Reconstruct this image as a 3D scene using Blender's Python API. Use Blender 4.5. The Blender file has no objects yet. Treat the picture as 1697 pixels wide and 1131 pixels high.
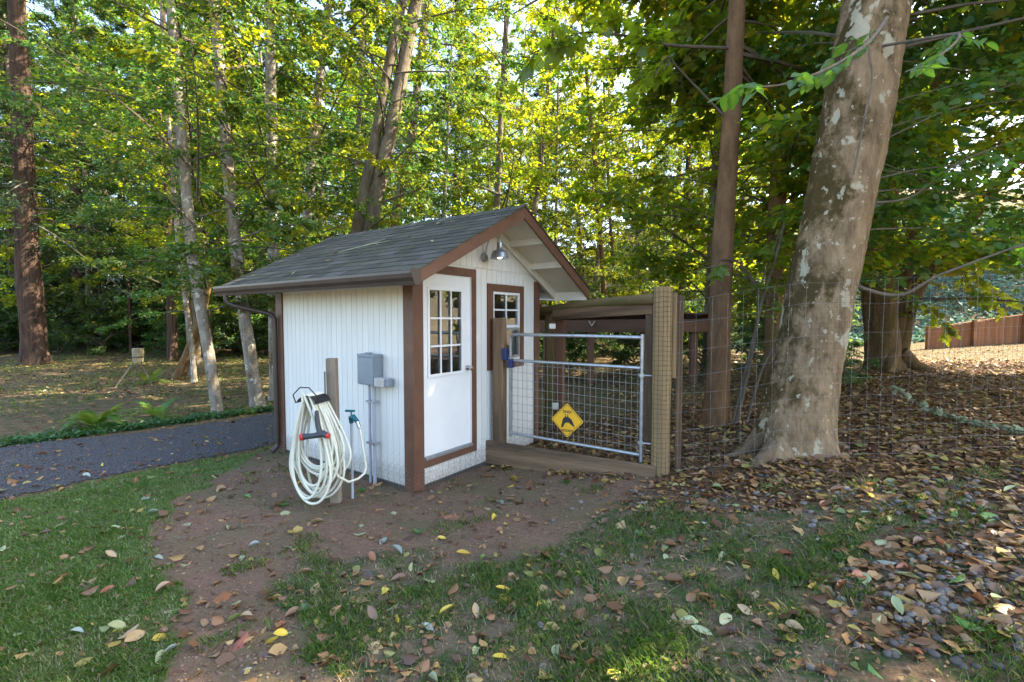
import bpy, math, random
import numpy as np
from mathutils import Vector, Matrix, Quaternion, noise as mnoise

SC = bpy.context.scene
COL = SC.collection
R = math.radians
rng = np.random.default_rng(7)
random.seed(7)

# ------------------------------------------------------------------ camera, sky, sun, exposure
CAM_H, FPX, PITCH = 1.9, 785.0, R(2.8)
cd = bpy.data.cameras.new('camera')
cd.sensor_width = 36.0
cd.lens = 36.0 * FPX / 1697.0
cd.clip_start, cd.clip_end = 0.05, 2000
cam = bpy.data.objects.new('camera', cd)
cam.location = (0, 0, CAM_H)
cam.rotation_euler = (R(90) - PITCH, 0, 0)
COL.objects.link(cam)
SC.camera = cam

SUN_AZ, SUN_EL = R(80), R(42)
w = bpy.data.worlds.new('World')
SC.world = w
w.use_nodes = True
nt = w.node_tree
sky = nt.nodes.new('ShaderNodeTexSky')
sky.sky_type = 'NISHITA'
sky.sun_disc = False
sky.sun_elevation = SUN_EL
sky.sun_rotation = SUN_AZ
sky.air_density, sky.dust_density, sky.ozone_density = 1.0, 2.2, 0.5
bg = nt.nodes['Background']
bg.inputs['Strength'].default_value = 0.15
nt.links.new(sky.outputs[0], bg.inputs[0])

sl = bpy.data.lights.new('sun', 'SUN')
sl.energy, sl.angle, sl.color = 5.0, R(0.5), (1.0, 0.87, 0.66)
sun = bpy.data.objects.new('sun', sl)
sd = Vector((math.sin(SUN_AZ) * math.cos(SUN_EL), math.cos(SUN_AZ) * math.cos(SUN_EL), math.sin(SUN_EL)))
sun.rotation_euler = sd.to_track_quat('Z', 'Y').to_euler()
sun.location = sd * 60
COL.objects.link(sun)

SC.view_settings.view_transform = 'Standard'
SC.view_settings.look = 'None'
SC.view_settings.gamma = 1
SC.view_settings.use_curve_mapping = False
SC.view_settings.exposure = 2.65
cy = SC.cycles
cy.max_bounces, cy.diffuse_bounces, cy.glossy_bounces = 8, 5, 3
cy.transmission_bounces, cy.transparent_max_bounces = 5, 6
cy.use_denoising = True
cy.caustics_reflective = cy.caustics_refractive = False
cy.sample_clamp_indirect = 6

# ------------------------------------------------------------------ terrain
def sstep(a, b, x):
    t = np.clip((x - a) / (b - a), 0, 1)
    return t * t * (3 - 2 * t)

def fnoise(x, y, s=1.0, ph=0.0):
    return (np.sin(1.7 * s * x + 0.9 * s * y + ph) + np.sin(-1.1 * s * x + 2.3 * s * y + 1.3 + ph * 2)
            + np.sin(3.1 * s * x - 2.7 * s * y + 4.1 + ph) * 0.6 + np.sin(4.3 * s * y + 5.1 * s * x + ph * 3) * 0.4) / 3.0

def gz(x, y):
    x = np.asarray(x, float); y = np.asarray(y, float)
    rise = np.interp(x, [-400, -0.35, 0.4, 1.6, 3.1, 5.5, 9, 400], [0, 0, .04, .2, .42, .5, .55, .55])
    z = rise * (1 - 0.62 * sstep(13, 22, y))
    z = z + 0.09 * np.clip(x - 17, 0, 14) * sstep(12, 22, y)
    z = z + 0.42 * np.clip((x - 15) * .25 + (y - 30), 0, 40) * sstep(11, 20, x)        # bank behind the board fence
    z = z + 0.125 * np.clip(y - 27, 0, 50) * (1 - sstep(-6, 6, x))
    z = z + 0.06 * np.clip(y - 30, 0, 60)  * sstep(-6, 4, x) * (1 - sstep(8, 16, x))
    d = np.hypot(x + 1, y - 6)
    z = z + (0.012 * fnoise(x, y, 2.1) + 0.03 * fnoise(x, y, .6, 2.0) * sstep(3, 7, d) + .12 * fnoise(x, y, .13, 1.0) * sstep(14, 30, d))
    return z

def ray(px, py):
    u = (px - 848.5) / FPX; v = (565.5 - py) / FPX
    c, s = math.cos(PITCH), math.sin(PITCH)
    return np.array([u, c + v * s, -s + v * c])

def gp(px, py):
    """ground point met when looking along the measured bearing (px, py)"""
    d = ray(px, py); z = 0.0
    for _ in range(12):
        t = (z - CAM_H) / d[2]
        p = d * t
        z = float(gz(p[0], p[1]))
    return (p[0], p[1], z)

def at(px, py, Y):
    d = ray(px, py); t = Y / d[1]
    return Vector((d[0] * t, Y, CAM_H + d[2] * t))

def poly(pts):
    return np.array([gp(*p)[:2] for p in pts])

def inside(P, x, y):
    x = np.asarray(x); y = np.asarray(y)
    r = np.zeros(x.shape, bool)
    n = len(P)
    for i in range(n):
        x0, y0 = P[i]; x1, y1 = P[(i + 1) % n]
        c = ((y0 > y) != (y1 > y)) & (x < (x1 - x0) * (y - y0) / (y1 - y0 + 1e-12) + x0)
        r ^= c
    return r

def ragged(P, x, y, a=.12):
    jx = a * fnoise(x, y, 3.3, .7) + a * .6 * fnoise(x, y, 9.0, 2.2)
    jy = a * fnoise(x, y, 3.7, 3.1) + a * .6 * fnoise(x, y, 8.0, 5.2)
    return inside(P, x + jx, y + jy)

LAWN = poly([(-900, 1500), (240, 1500), (250, 1131), (300, 1010), (265, 930), (255, 880), (300, 830), (390, 768), (455, 742), (374, 758), (200, 790), (0, 834), (-400, 932), (-900, 1060)])
DIRT = poly([(200, 1500), (250, 1131), (300, 1010), (265, 930), (255, 880), (300, 830), (390, 768), (465, 730), (560, 715), (700, 700), (805, 770), (1095, 795), (1060, 830), (960, 860), (930, 905), (880, 930), (760, 930), (620, 915), (500, 935), (460, 990), (520, 1060), (570, 1131), (640, 1500)])
MEAD = poly([(460, 990), (500, 935), (620, 915), (760, 930), (880, 930), (930, 905), (960, 860), (1060, 838), (1200, 855), (1330, 850), (1450, 835), (1560, 860), (1460, 915), (1350, 960), (1330, 1010), (1420, 1131), (1480, 1500), (600, 1500), (560, 1131), (520, 1060)])
COBA = poly([(1030, 812), (1330, 815), (1697, 790), (1900, 800), (1900, 900), (1697, 885), (1330, 852), (1050, 852)])
COBB = poly([(1340, 960), (1500, 915), (1697, 895), (1900, 900), (2000, 1120), (1697, 1130), (1420, 1075)])
COBC = poly([(700, 800), (960, 805), (970, 875), (740, 860)])
COBD = poly([(720, 960), (850, 960), (860, 1030), (740, 1020)])
LITT = poly([(795, 772), (1100, 800), (1040, 815), (1200, 840), (1330, 835), (1450, 815), (1600, 850), (1697, 870), (2300, 960), (2600, 700), (2000, 600), (1500, 600), (1300, 640), (1130, 680), (900, 700), (830, 735)])
DRIVE = np.array([(-14, -6), (-9, .5)] + [gp(*p)[:2] for p in [(0, 830), (200, 786), (374, 755), (461, 736)]] + [(-1.6, 9.9), (1.5, 14.0), (-.9, 16), (-2.6, 12.6)] + [gp(*p)[:2] for p in [(463, 684), (250, 716), (0, 741)]] + [(-13, 2.0), (-19, -4)])

# ------------------------------------------------------------------ materials
def newmat(name):
    m = bpy.data.materials.new(name); m.use_nodes = True
    t = m.node_tree
    return m, t, t.nodes['Principled BSDF']

def nd(t, typ, **kw):
    n = t.nodes.new(typ)
    for k, v in kw.items():
        if k in n.inputs: n.inputs[k].default_value = v
        else: setattr(n, k, v)
    return n

def ramp(t, stops, interp='LINEAR'):
    n = t.nodes.new('ShaderNodeValToRGB')
    n.color_ramp.interpolation = interp
    els = n.color_ramp.elements
    while len(els) < len(stops): els.new(0.5)
    for e, (p, c) in zip(els, stops):
        e.position = p
        e.color = (*c, 1) if len(c) == 3 else c
    return n

def coords(t, kind='Object', scale=(1, 1, 1), rand=True):
    tc = t.nodes.new('ShaderNodeTexCoord')
    mp = nd(t, 'ShaderNodeMapping'); mp.inputs['Scale'].default_value = scale
    t.links.new(tc.outputs[kind], mp.inputs['Vector'])
    if rand:
        oi = t.nodes.new('ShaderNodeObjectInfo')
        mu = nd(t, 'ShaderNodeVectorMath', operation='SCALE'); mu.inputs[0].default_value = (13.1, 7.7, 5.3)
        t.links.new(oi.outputs['Random'], mu.inputs['Scale'])
        t.links.new(mu.outputs[0], mp.inputs['Location'])
    return mp.outputs[0]

def simple(name, c1, c2=None, rough=.7, scale=6, bump=0.0, bscale=40, metal=0, stretch=(1, 1, 1), lo=.35, hi=.65, spec=.4, rand=True, rvar=0.0):
    m, t, b = newmat(name)
    b.inputs['Roughness'].default_value = rough
    b.inputs['Metallic'].default_value = metal
    b.inputs['Specular IOR Level'].default_value = spec
    v = coords(t, 'Object', stretch, rand)
    col = None
    if c2 is not None:
        n = nd(t, 'ShaderNodeTexNoise', Scale=scale, Detail=6.0, Roughness=.62)
        t.links.new(v, n.inputs['Vector'])
        r = ramp(t, [(lo, c1), (hi, c2)])
        t.links.new(n.outputs['Fac'], r.inputs['Fac'])
        col = r.outputs[0]
    else:
        b.inputs['Base Color'].default_value = (*c1, 1)
    if rvar and col is not None:
        oi = t.nodes.new('ShaderNodeObjectInfo')
        mr = nd(t, 'ShaderNodeMapRange'); mr.inputs['To Min'].default_value = 1 - rvar; mr.inputs['To Max'].default_value = 1 + rvar
        t.links.new(oi.outputs['Random'], mr.inputs['Value'])
        hs = t.nodes.new('ShaderNodeHueSaturation')
        t.links.new(col, hs.inputs['Color']); t.links.new(mr.outputs[0], hs.inputs['Value'])
        col = hs.outputs[0]
    if col is not None: t.links.new(col, b.inputs['Base Color'])
    if bump:
        n2 = nd(t, 'ShaderNodeTexNoise', Scale=bscale, Detail=5.0, Roughness=.65)
        t.links.new(v, n2.inputs['Vector'])
        bm = nd(t, 'ShaderNodeBump', Strength=bump, Distance=.02)
        t.links.new(n2.outputs['Fac'], bm.inputs['Height'])
        t.links.new(bm.outputs[0], b.inputs['Normal'])
    return m

MAT = {}
MAT['white'] = simple('white_paint', (.66, .65, .61), (.57, .56, .52), .55, 3, .15, 30, stretch=(1, 1, .35), lo=.3, hi=.8)
def mud(m):
    t = m.node_tree; b = t.nodes['Principled BSDF']; src = b.inputs['Base Color'].links[0].from_socket
    tc = t.nodes.new('ShaderNodeTexCoord'); sx = t.nodes.new('ShaderNodeSeparateXYZ'); t.links.new(tc.outputs['Object'], sx.inputs[0])
    n = nd(t, 'ShaderNodeTexNoise', Scale=22.0, Detail=7.0, Roughness=.75); t.links.new(tc.outputs['Object'], n.inputs['Vector'])
    mr = nd(t, 'ShaderNodeMapRange'); mr.inputs['From Min'].default_value = .05; mr.inputs['From Max'].default_value = .55; mr.inputs['To Min'].default_value = .30; mr.inputs['To Max'].default_value = -.05
    t.links.new(sx.outputs['Z'], mr.inputs['Value'])
    ad = nd(t, 'ShaderNodeMath', operation='ADD'); t.links.new(mr.outputs[0], ad.inputs[0]); t.links.new(n.outputs['Fac'], ad.inputs[1])
    r = ramp(t, [(.60, (0, 0, 0)), (.95, (.8, .8, .8))]); t.links.new(ad.outputs[0], r.inputs['Fac'])
    mx = nd(t, 'ShaderNodeMix', data_type='RGBA'); t.links.new(r.outputs[0], mx.inputs['Factor']); t.links.new(src, mx.inputs['A']); mx.inputs['B'].default_value = (.26, .19, .13, 1)
    t.links.new(mx.outputs['Result'], b.inputs['Base Color'])
mud(MAT['white'])
MAT['whitetrim'] = simple('white_gloss_paint', (.68, .68, .67), (.64, .64, .63), .35, 4)
MAT['brown'] = simple('brown_paint', (.125, .058, .032), (.095, .043, .025), .5, 5, .12, 50)
MAT['gutter'] = simple('dark_brown_metal', (.055, .038, .030), (.045, .030, .024), .4, 4)
MAT['deck'] = simple('roof_deck_paint', (.68, .67, .62), (.60, .59, .54), .7, 3)
MAT['shingle'] = simple('asphalt_shingle', (.082, .076, .068), (.056, .060, .036), .95, 1.6, .5, 160, lo=.40, hi=.70, spec=.15, rvar=.28)
MAT['galv'] = simple('galvanised_steel', (.42, .44, .46), (.30, .32, .34), .38, 14, .05, 60, metal=.75)
MAT['wire'] = simple('galvanised_wire', (.33, .34, .33), (.22, .23, .22), .5, 10, metal=.5)
MAT['netblack'] = simple('black_netting', (.02, .02, .02), None, .6)
MAT['wood'] = simple('weathered_timber', (.185, .118, .068), (.07, .048, .031), .85, 7, .8, 22, stretch=(.09, 1, 1), rvar=.15, lo=.38, hi=.62, spec=.2)
MAT['woodred'] = simple('reddish_timber', (.17, .085, .048), (.11, .058, .035), .8, 5, .4, 18, stretch=(.12, 1, 1), spec=.2)
MAT['woodtan'] = simple('treated_round_post', (.30, .20, .095), (.17, .115, .058), .8, 6, .6, 22, stretch=(.10, 1, 1), spec=.2)
MAT['log'] = simple('mossy_log', (.17, .115, .06), (.09, .085, .03), .9, 4, .5, 16, stretch=(.3, 1, 1), spec=.15)
MAT['shelter'] = simple('dark_red_timber', (.135, .070, .042), (.075, .042, .028), .8, 4, .3, 20, stretch=(.15, 1, 1), spec=.2)
MAT['fence'] = simple('stained_fence_board', (.29, .125, .058), (.19, .085, .045), .8, 4, .3, 20, stretch=(1, 1, .15), rvar=.15, spec=.2)
MAT['postgrey'] = simple('old_grey_post', (.25, .205, .155), (.15, .12, .09), .9, 5, .5, 18, stretch=(.12, 1, 1), spec=.2)
MAT['hose'] = simple('cream_rubber_hose', (.62, .61, .50), (.55, .54, .44), .45, 5)
MAT['blackm'] = simple('black_metal', (.018, .018, .02), None, .45)
MAT['red'] = simple('red_plastic', (.45, .03, .02), None, .4)
MAT['teal'] = simple('teal_plastic', (.01, .11, .14), None, .4)
MAT['darkgrey'] = simple('dark_grey_plastic', (.035, .04, .05), None, .45)
MAT['boxgrey'] = simple('grey_enamel', (.20, .235, .26), (.17, .20, .225), .42, 4)
MAT['pipe'] = simple('grey_conduit', (.36, .38, .42), (.30, .32, .36), .45, 6)
MAT['clearcover'] = simple('cloudy_plastic_cover', (.45, .44, .42), (.36, .35, .33), .3, 8)
MAT['blue'] = simple('blue_latch_paint', (.015, .03, .10), None, .4)
MAT['signy'] = simple('yellow_sign_paint', (.72, .40, .012), (.66, .36, .02), .4, 5)
MAT['signk'] = simple('black_sign_paint', (.02, .02, .018), None, .5)
MAT['chrome'] = simple('brushed_nickel', (.55, .53, .50), None, .28, metal=1)
MAT['dark'] = simple('dark_interior', (.05, .045, .04), (.07, .06, .05), .9)
MAT['feeder'] = simple('tan_barrel', (.28, .23, .13), (.20, .17, .10), .6, 5)
MAT['lichen'] = simple('grey_green_lichen', (.36, .38, .22), (.27, .30, .17), .95, 20, .5, 60)
MAT['twig'] = simple('thin_twig_bark', (.17, .13, .09), (.10, .08, .055), .9, 10)
MAT['limb'] = simple('limb_bark', (.12, .095, .065), (.065, .055, .038), .9, 4, .3, 20)
MAT['cob'] = simple('river_cobble', (.165, .145, .128), (.095, .084, .076), .75, 3, .15, 30, rvar=.45, spec=.3)
MAT['crumb'] = simple('soil_crumb', (.20, .135, .10), (.10, .066, .05), .95, 9, rvar=.0, spec=.1)
MAT['bracket'] = simple('galvanised_bracket', (.50, .50, .47), None, .4, metal=.4)

m, t, b = newmat('window_glass')
b.inputs['Base Color'].default_value = (.9, .95, .93, 1)
b.inputs['Roughness'].default_value = .01
b.inputs['Transmission Weight'].default_value = 1.0
b.inputs['IOR'].default_value = 1.9
MAT['glass'] = m

m, t, b = newmat('lit_bulb')
b.inputs['Base Color'].default_value = (.9, .9, .88, 1)
b.inputs['Emission Color'].default_value = (1, .97, .9, 1)
b.inputs['Emission Strength'].default_value = 2.0
MAT['bulb'] = m

def bark(name, c1, c2, patch=None, moss=None, plo=.60, mlo=.55, scale=3.0, ps=5.0, stretch=(1, 1, .35), bump=.7, side=0.0, patch2=None):
    m, t, b = newmat(name)
    b.inputs['Roughness'].default_value = .92
    b.inputs['Specular IOR Level'].default_value = .15
    v = coords(t, 'Object', stretch)
    n = nd(t, 'ShaderNodeTexNoise', Scale=scale * 3, Detail=8.0, Roughness=.7); t.links.new(v, n.inputs['Vector'])
    r = ramp(t, [(.36, c2), (.62, c1)]); t.links.new(n.outputs['Fac'], r.inputs['Fac'])
    col = r.outputs[0]
    v2 = coords(t, 'Object', (1, 1, .8))
    if moss:
        n3 = nd(t, 'ShaderNodeTexNoise', Scale=scale * .8, Detail=8.0, Roughness=.72); t.links.new(v2, n3.inputs['Vector'])
        fac = n3.outputs['Fac']
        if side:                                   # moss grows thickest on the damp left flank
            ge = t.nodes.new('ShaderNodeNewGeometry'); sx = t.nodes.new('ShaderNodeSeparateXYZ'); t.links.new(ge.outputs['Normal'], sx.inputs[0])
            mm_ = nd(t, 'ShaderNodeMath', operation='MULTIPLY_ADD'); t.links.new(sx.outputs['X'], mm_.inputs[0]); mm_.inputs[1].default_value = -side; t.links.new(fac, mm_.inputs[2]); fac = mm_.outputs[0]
        r3 = ramp(t, [(mlo, (0, 0, 0)), (mlo + .10, (1, 1, 1))]); t.links.new(fac, r3.inputs['Fac'])
        mx = nd(t, 'ShaderNodeMix', data_type='RGBA'); t.links.new(r3.outputs[0], mx.inputs['Factor'])
        t.links.new(col, mx.inputs['A']); mx.inputs['B'].default_value = (*moss, 1)
        col = mx.outputs['Result']
    if patch:
        n2 = nd(t, 'ShaderNodeTexNoise', Scale=ps, Detail=4.0, Roughness=.55, Distortion=.25); t.links.new(v2, n2.inputs['Vector'])
        n2b = nd(t, 'ShaderNodeTexNoise', Scale=26.0, Detail=3.0); t.links.new(v2, n2b.inputs['Vector'])
        rag = nd(t, 'ShaderNodeMath', operation='MULTIPLY_ADD'); t.links.new(n2b.outputs['Fac'], rag.inputs[0]); rag.inputs[1].default_value = .10; t.links.new(n2.outputs['Fac'], rag.inputs[2])
        r2 = ramp(t, [(plo + .05, (0, 0, 0)), (plo + .08, (.85, .85, .85))]); t.links.new(rag.outputs[0], r2.inputs['Fac'])
        if patch2:
            n5 = nd(t, 'ShaderNodeTexNoise', Scale=15.0, Detail=3.0, Distortion=.2); t.links.new(v2, n5.inputs['Vector'])
            r5 = ramp(t, [(patch2, (0, 0, 0)), (patch2 + .03, (.75, .75, .75))]); t.links.new(n5.outputs['Fac'], r5.inputs['Fac'])
            mxx = nd(t, 'ShaderNodeMath', operation='MAXIMUM'); t.links.new(r2.outputs[0], mxx.inputs[0]); t.links.new(r5.outputs[0], mxx.inputs[1])
            class _O: pass
            r2 = _O(); r2.outputs = [mxx.outputs[0]]
        mx = nd(t, 'ShaderNodeMix', data_type='RGBA'); t.links.new(r2.outputs[0], mx.inputs['Factor'])
        t.links.new(col, mx.inputs['A']); mx.inputs['B'].default_value = (*patch, 1)
        col = mx.outputs['Result']
    t.links.new(col, b.inputs['Base Color'])
    nb = nd(t, 'ShaderNodeTexNoise', Scale=scale * 8, Detail=8.0, Roughness=.7); t.links.new(v, nb.inputs['Vector'])
    bm = nd(t, 'ShaderNodeBump', Strength=bump, Distance=.05); t.links.new(nb.outputs['Fac'], bm.inputs['Height'])
    t.links.new(bm.outputs[0], b.inputs['Normal'])
    return m

MAT['bark_big'] = bark('lichened_grey_bark', (.34, .235, .135), (.15, .10, .056), patch=(.47, .42, .30), moss=(.075, .052, .018), plo=.60, mlo=.56, scale=2.6, ps=3.2, bump=1.0, side=.16, patch2=.645)  # bark tone warmed and lightened so the trunk looks sunlit
MAT['bark_root'] = bark('dusty_root_bark', (.22, .155, .10), (.10, .068, .042), moss=(.075, .052, .018), mlo=.56, scale=2.6, bump=1.0)
MAT['bark_alder'] = bark('pale_alder_bark', (.30, .265, .215), (.14, .115, .085), patch=(.48, .46, .40), moss=(.13, .085, .03), plo=.60, mlo=.54, scale=2.6, ps=8)
MAT['bark_brown'] = bark('smooth_brown_bark', (.165, .095, .048), (.095, .056, .030), moss=(.12, .075, .03), mlo=.58, scale=3, bump=.5)
MAT['bark_fir'] = bark('furrowed_fir_bark', (.105, .064, .044), (.035, .025, .02), scale=3.4, stretch=(1, 1, .12), bump=1.0)
MAT['bark_maple'] = bark('mossy_maple_bark', (.20, .12, .055), (.09, .055, .028), moss=(.115, .085, .02), mlo=.5, scale=3, stretch=(1, 1, .2))
MAT['bark_far'] = bark('distant_grey_bark', (.20, .165, .12), (.09, .07, .05), moss=(.10, .075, .03), mlo=.55, scale=2)

def leafmat(name, stops, tstops=None, trans=.45, gloss=.035, objvar=(.47, .53), valvar=(.8, 1.2), rough=.45):
    m = bpy.data.materials.new(name); m.use_nodes = True
    t = m.node_tree
    for n in list(t.nodes): t.nodes.remove(n)
    out = t.nodes.new('ShaderNodeOutputMaterial')
    at_ = nd(t, 'ShaderNodeAttribute'); at_.attribute_name = 'rnd'
    oi = t.nodes.new('ShaderNodeObjectInfo')
    def chain(st):
        r = ramp(t, st); t.links.new(at_.outputs['Fac'], r.inputs['Fac'])
        hs = t.nodes.new('ShaderNodeHueSaturation')
        t.links.new(r.outputs[0], hs.inputs['Color'])
        for lim, key in ((objvar, 'Hue'), (valvar, 'Value')):
            mr = nd(t, 'ShaderNodeMapRange'); mr.inputs['To Min'].default_value = lim[0]; mr.inputs['To Max'].default_value = lim[1]
            t.links.new(oi.outputs['Random'], mr.inputs['Value']); t.links.new(mr.outputs[0], hs.inputs[key])
        return hs.outputs[0]
    df = t.nodes.new('ShaderNodeBsdfDiffuse'); tr = t.nodes.new('ShaderNodeBsdfTranslucent'); gl = t.nodes.new('ShaderNodeBsdfGlossy')
    gl.inputs['Roughness'].default_value = rough
    gl.inputs['Color'].default_value = (.8, .85, .9, 1)
    t.links.new(chain(stops), df.inputs['Color'])
    t.links.new(chain(tstops or stops), tr.inputs['Color'])
    m1 = nd(t, 'ShaderNodeMixShader'); m1.inputs[0].default_value = trans
    t.links.new(df.outputs[0], m1.inputs[1]); t.links.new(tr.outputs[0], m1.inputs[2])
    m2 = nd(t, 'ShaderNodeMixShader'); m2.inputs[0].default_value = gloss
    t.links.new(m1.outputs[0], m2.inputs[1]); t.links.new(gl.outputs[0], m2.inputs[2])
    t.links.new(m2.outputs[0], out.inputs['Surface'])
    return m

MAT['leaf'] = leafmat('shade_toned_green_leaf', [(0, (.024, .080, .026)), (.5, (.046, .112, .020)), (.85, (.085, .145, .016)), (1, (.17, .15, .025))],
                      [(0, (.09, .23, .04)), (.5, (.16, .31, .035)), (.85, (.30, .40, .035)), (1, (.42, .36, .03))], trans=.40, objvar=(.485, .515))  # leaf colours and translucence lowered to imitate foliage in shade
MAT['leafsun'] = leafmat('sun_toned_yellow_green_leaf', [(0, (.06, .125, .012)), (.5, (.10, .155, .012)), (.85, (.13, .155, .025)), (1, (.16, .15, .025))],
                      [(0, (.32, .44, .012)), (.5, (.48, .54, .014)), (.85, (.58, .55, .016)), (1, (.56, .44, .03))], trans=.52, objvar=(.49, .51))  # brighter, yellower leaf copy; sunlight is put into its colours
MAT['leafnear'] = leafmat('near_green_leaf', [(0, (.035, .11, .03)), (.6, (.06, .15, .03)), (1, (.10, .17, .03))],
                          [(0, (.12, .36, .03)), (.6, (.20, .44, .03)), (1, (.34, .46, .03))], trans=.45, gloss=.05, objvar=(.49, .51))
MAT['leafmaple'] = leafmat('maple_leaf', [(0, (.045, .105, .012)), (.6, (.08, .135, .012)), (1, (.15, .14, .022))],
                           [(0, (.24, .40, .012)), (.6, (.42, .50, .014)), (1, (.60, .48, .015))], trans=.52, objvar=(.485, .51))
MAT['needle'] = leafmat('fir_needles', [(0, (.018, .045, .022)), (.6, (.030, .062, .024)), (1, (.06, .08, .025))],
                        [(0, (.05, .11, .03)), (1, (.14, .18, .03))], trans=.25, gloss=.06)
MAT['shrubleaf'] = leafmat('understory_leaf', [(0, (.022, .065, .024)), (.6, (.042, .095, .028)), (1, (.10, .13, .03))],
                           [(0, (.10, .22, .03)), (1, (.30, .36, .03))], trans=.4)
MAT['bluecover'] = leafmat('bank_creeper_leaf', [(0, (.025, .07, .055)), (.6, (.045, .105, .08)), (1, (.10, .16, .11))],
                           [(0, (.06, .14, .08)), (1, (.14, .22, .10))], trans=.3, gloss=.015)
MAT['fern'] = leafmat('fern_frond', [(0, (.05, .12, .02)), (1, (.12, .19, .03))], [(0, (.25, .42, .03)), (1, (.42, .52, .04))], trans=.4)
MAT['fernbrown'] = leafmat('dead_frond', [(0, (.16, .065, .03)), (1, (.24, .11, .05))], trans=.3)
MAT['grass'] = leafmat('grass_blade', [(0, (.115, .235, .030)), (.45, (.15, .25, .04)), (.7, (.27, .255, .10)), (1, (.44, .37, .22))],
                       [(0, (.14, .30, .03)), (.5, (.22, .34, .04)), (1, (.40, .32, .18))], trans=.42, gloss=.05, objvar=(.5, .5), valvar=(1, 1))
MAT['cover'] = leafmat('low_green_cover', [(0, (.025, .085, .03)), (1, (.06, .14, .04))], [(0, (.08, .2, .03)), (1, (.16, .28, .05))], trans=.3)
MAT['weed'] = leafmat('forest_weed', [(0, (.05, .11, .02)), (.6, (.09, .15, .03)), (1, (.17, .16, .05))], [(0, (.14, .28, .02)), (1, (.34, .36, .04))], trans=.4)
MAT['litter'] = leafmat('brown_leaf_litter', [(0, (.065, .033, .016)), (.35, (.16, .075, .030)), (.65, (.26, .135, .052)), (.85, (.36, .22, .09)), (.93, (.34, .24, .05)), (1, (.16, .20, .06))],
                        trans=.2, gloss=.05, objvar=(.5, .5), valvar=(1, 1), rough=.5)
FL = {'pale green': ((.28, .33, .16), (.36, .38, .20)), 'yellow': ((.55, .40, .04), (.62, .47, .08)), 'tan': ((.36, .24, .12), (.45, .31, .17)),
      'brown': ((.15, .08, .045), (.22, .12, .065)), 'rust': ((.25, .085, .035), (.33, .12, .05)), 'green': ((.10, .22, .05), (.16, .28, .06)), 'silvery': ((.30, .34, .29), (.36, .40, .33))}
for k, (a_, b_) in FL.items():
    MAT['fl_' + k] = leafmat(k.replace(' ', '_') + '_fallen_leaf', [(0, a_), (1, b_)], trans=.22, gloss=.05, objvar=(.49, .51), valvar=(.75, 1.1))

# ground: surface kinds come from the sheet's own attributes
def ground_material():
    m, t, b = newmat('ground_surface')
    b.inputs['Roughness'].default_value = .95
    b.inputs['Specular IOR Level'].default_value = .15
    tc = t.nodes.new('ShaderNodeTexCoord'); v = tc.outputs['Object']
    def noise(s, d=6.0, r=.65):
        n = nd(t, 'ShaderNodeTexNoise', Scale=s, Detail=d, Roughness=r); t.links.new(v, n.inputs['Vector']); return n.outputs['Fac']
    def cr(fac, stops):
        r = ramp(t, stops); t.links.new(fac, r.inputs['Fac']); return r.outputs[0]
    def mix(f, a, c):
        x = nd(t, 'ShaderNodeMix', data_type='RGBA'); t.links.new(f, x.inputs['Factor']); t.links.new(a, x.inputs['A']); t.links.new(c, x.inputs['B']); return x.outputs['Result']
    def mask(attr, n, sharp=.25):
        a = nd(t, 'ShaderNodeAttribute'); a.attribute_name = attr
        ad = nd(t, 'ShaderNodeMath', operation='ADD'); t.links.new(a.outputs['Fac'], ad.inputs[0]); t.links.new(n, ad.inputs[1])
        return cr(ad.outputs[0], [(.5 + .35 - sharp / 2 if False else .80, (0, 0, 0)), (1.0, (1, 1, 1))]) if False else _mr(ad.outputs[0])
    def _mr(x):
        r = nd(t, 'ShaderNodeMapRange'); r.inputs['From Min'].default_value = .9; r.inputs['From Max'].default_value = 1.12
        t.links.new(x, r.inputs['Value']); return r.outputs[0]
    n1, n2, n3, n4 = noise(1.3), noise(7.0), noise(38.0), noise(150.0, 4.0)
    dirt = mix(cr(n1, [(.40, (0, 0, 0)), (.62, (1, 1, 1))]), cr(n3, [(.3, (.135, .080, .055)), (.7, (.25, .152, .105))]), cr(n3, [(.3, (.105, .085, .045)), (.7, (.16, .135, .075))]))
    floor = mix(cr(n2, [(.46, (0, 0, 0)), (.60, (1, 1, 1))]), cr(n3, [(.3, (.085, .055, .033)), (.72, (.24, .155, .09))]), cr(n3, [(.3, (.035, .055, .018)), (.7, (.075, .095, .03))]))
    litter = cr(n3, [(.3, (.06, .038, .025)), (.55, (.13, .08, .046)), (.75, (.22, .14, .08))])
    lawn = mix(cr(n2, [(.45, (0, 0, 0)), (.65, (1, 1, 1))]), cr(n3, [(.3, (.05, .10, .025)), (.7, (.085, .15, .04))]), cr(n3, [(.3, (.10, .115, .045)), (.7, (.20, .18, .09))]))
    mead = mix(cr(n2, [(.42, (0, 0, 0)), (.58, (1, 1, 1))]), cr(n3, [(.3, (.11, .085, .055)), (.7, (.20, .155, .10))]), cr(n3, [(.3, (.035, .06, .02)), (.7, (.07, .10, .03))]))
    c = floor
    for at_, cc in (('litter', litter), ('dirt', dirt), ('lawn', lawn), ('mead', mead)):
        c = mix(mask(at_, n2), c, cc)
    t.links.new(c, b.inputs['Base Color'])
    ad = nd(t, 'ShaderNodeMath', operation='ADD'); t.links.new(n3, ad.inputs[0]); t.links.new(n4, ad.inputs[1])
    bm = nd(t, 'ShaderNodeBump', Strength=.7, Distance=.03); t.links.new(ad.outputs[0], bm.inputs['Height']); t.links.new(bm.outputs[0], b.inputs['Normal'])
    return m
MAT['ground'] = ground_material()
MAT['drive'] = simple('dark_gravel', (.038, .038, .042), (.105, .103, .108), .9, 60, 1.0, 110, spec=.25)
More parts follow.
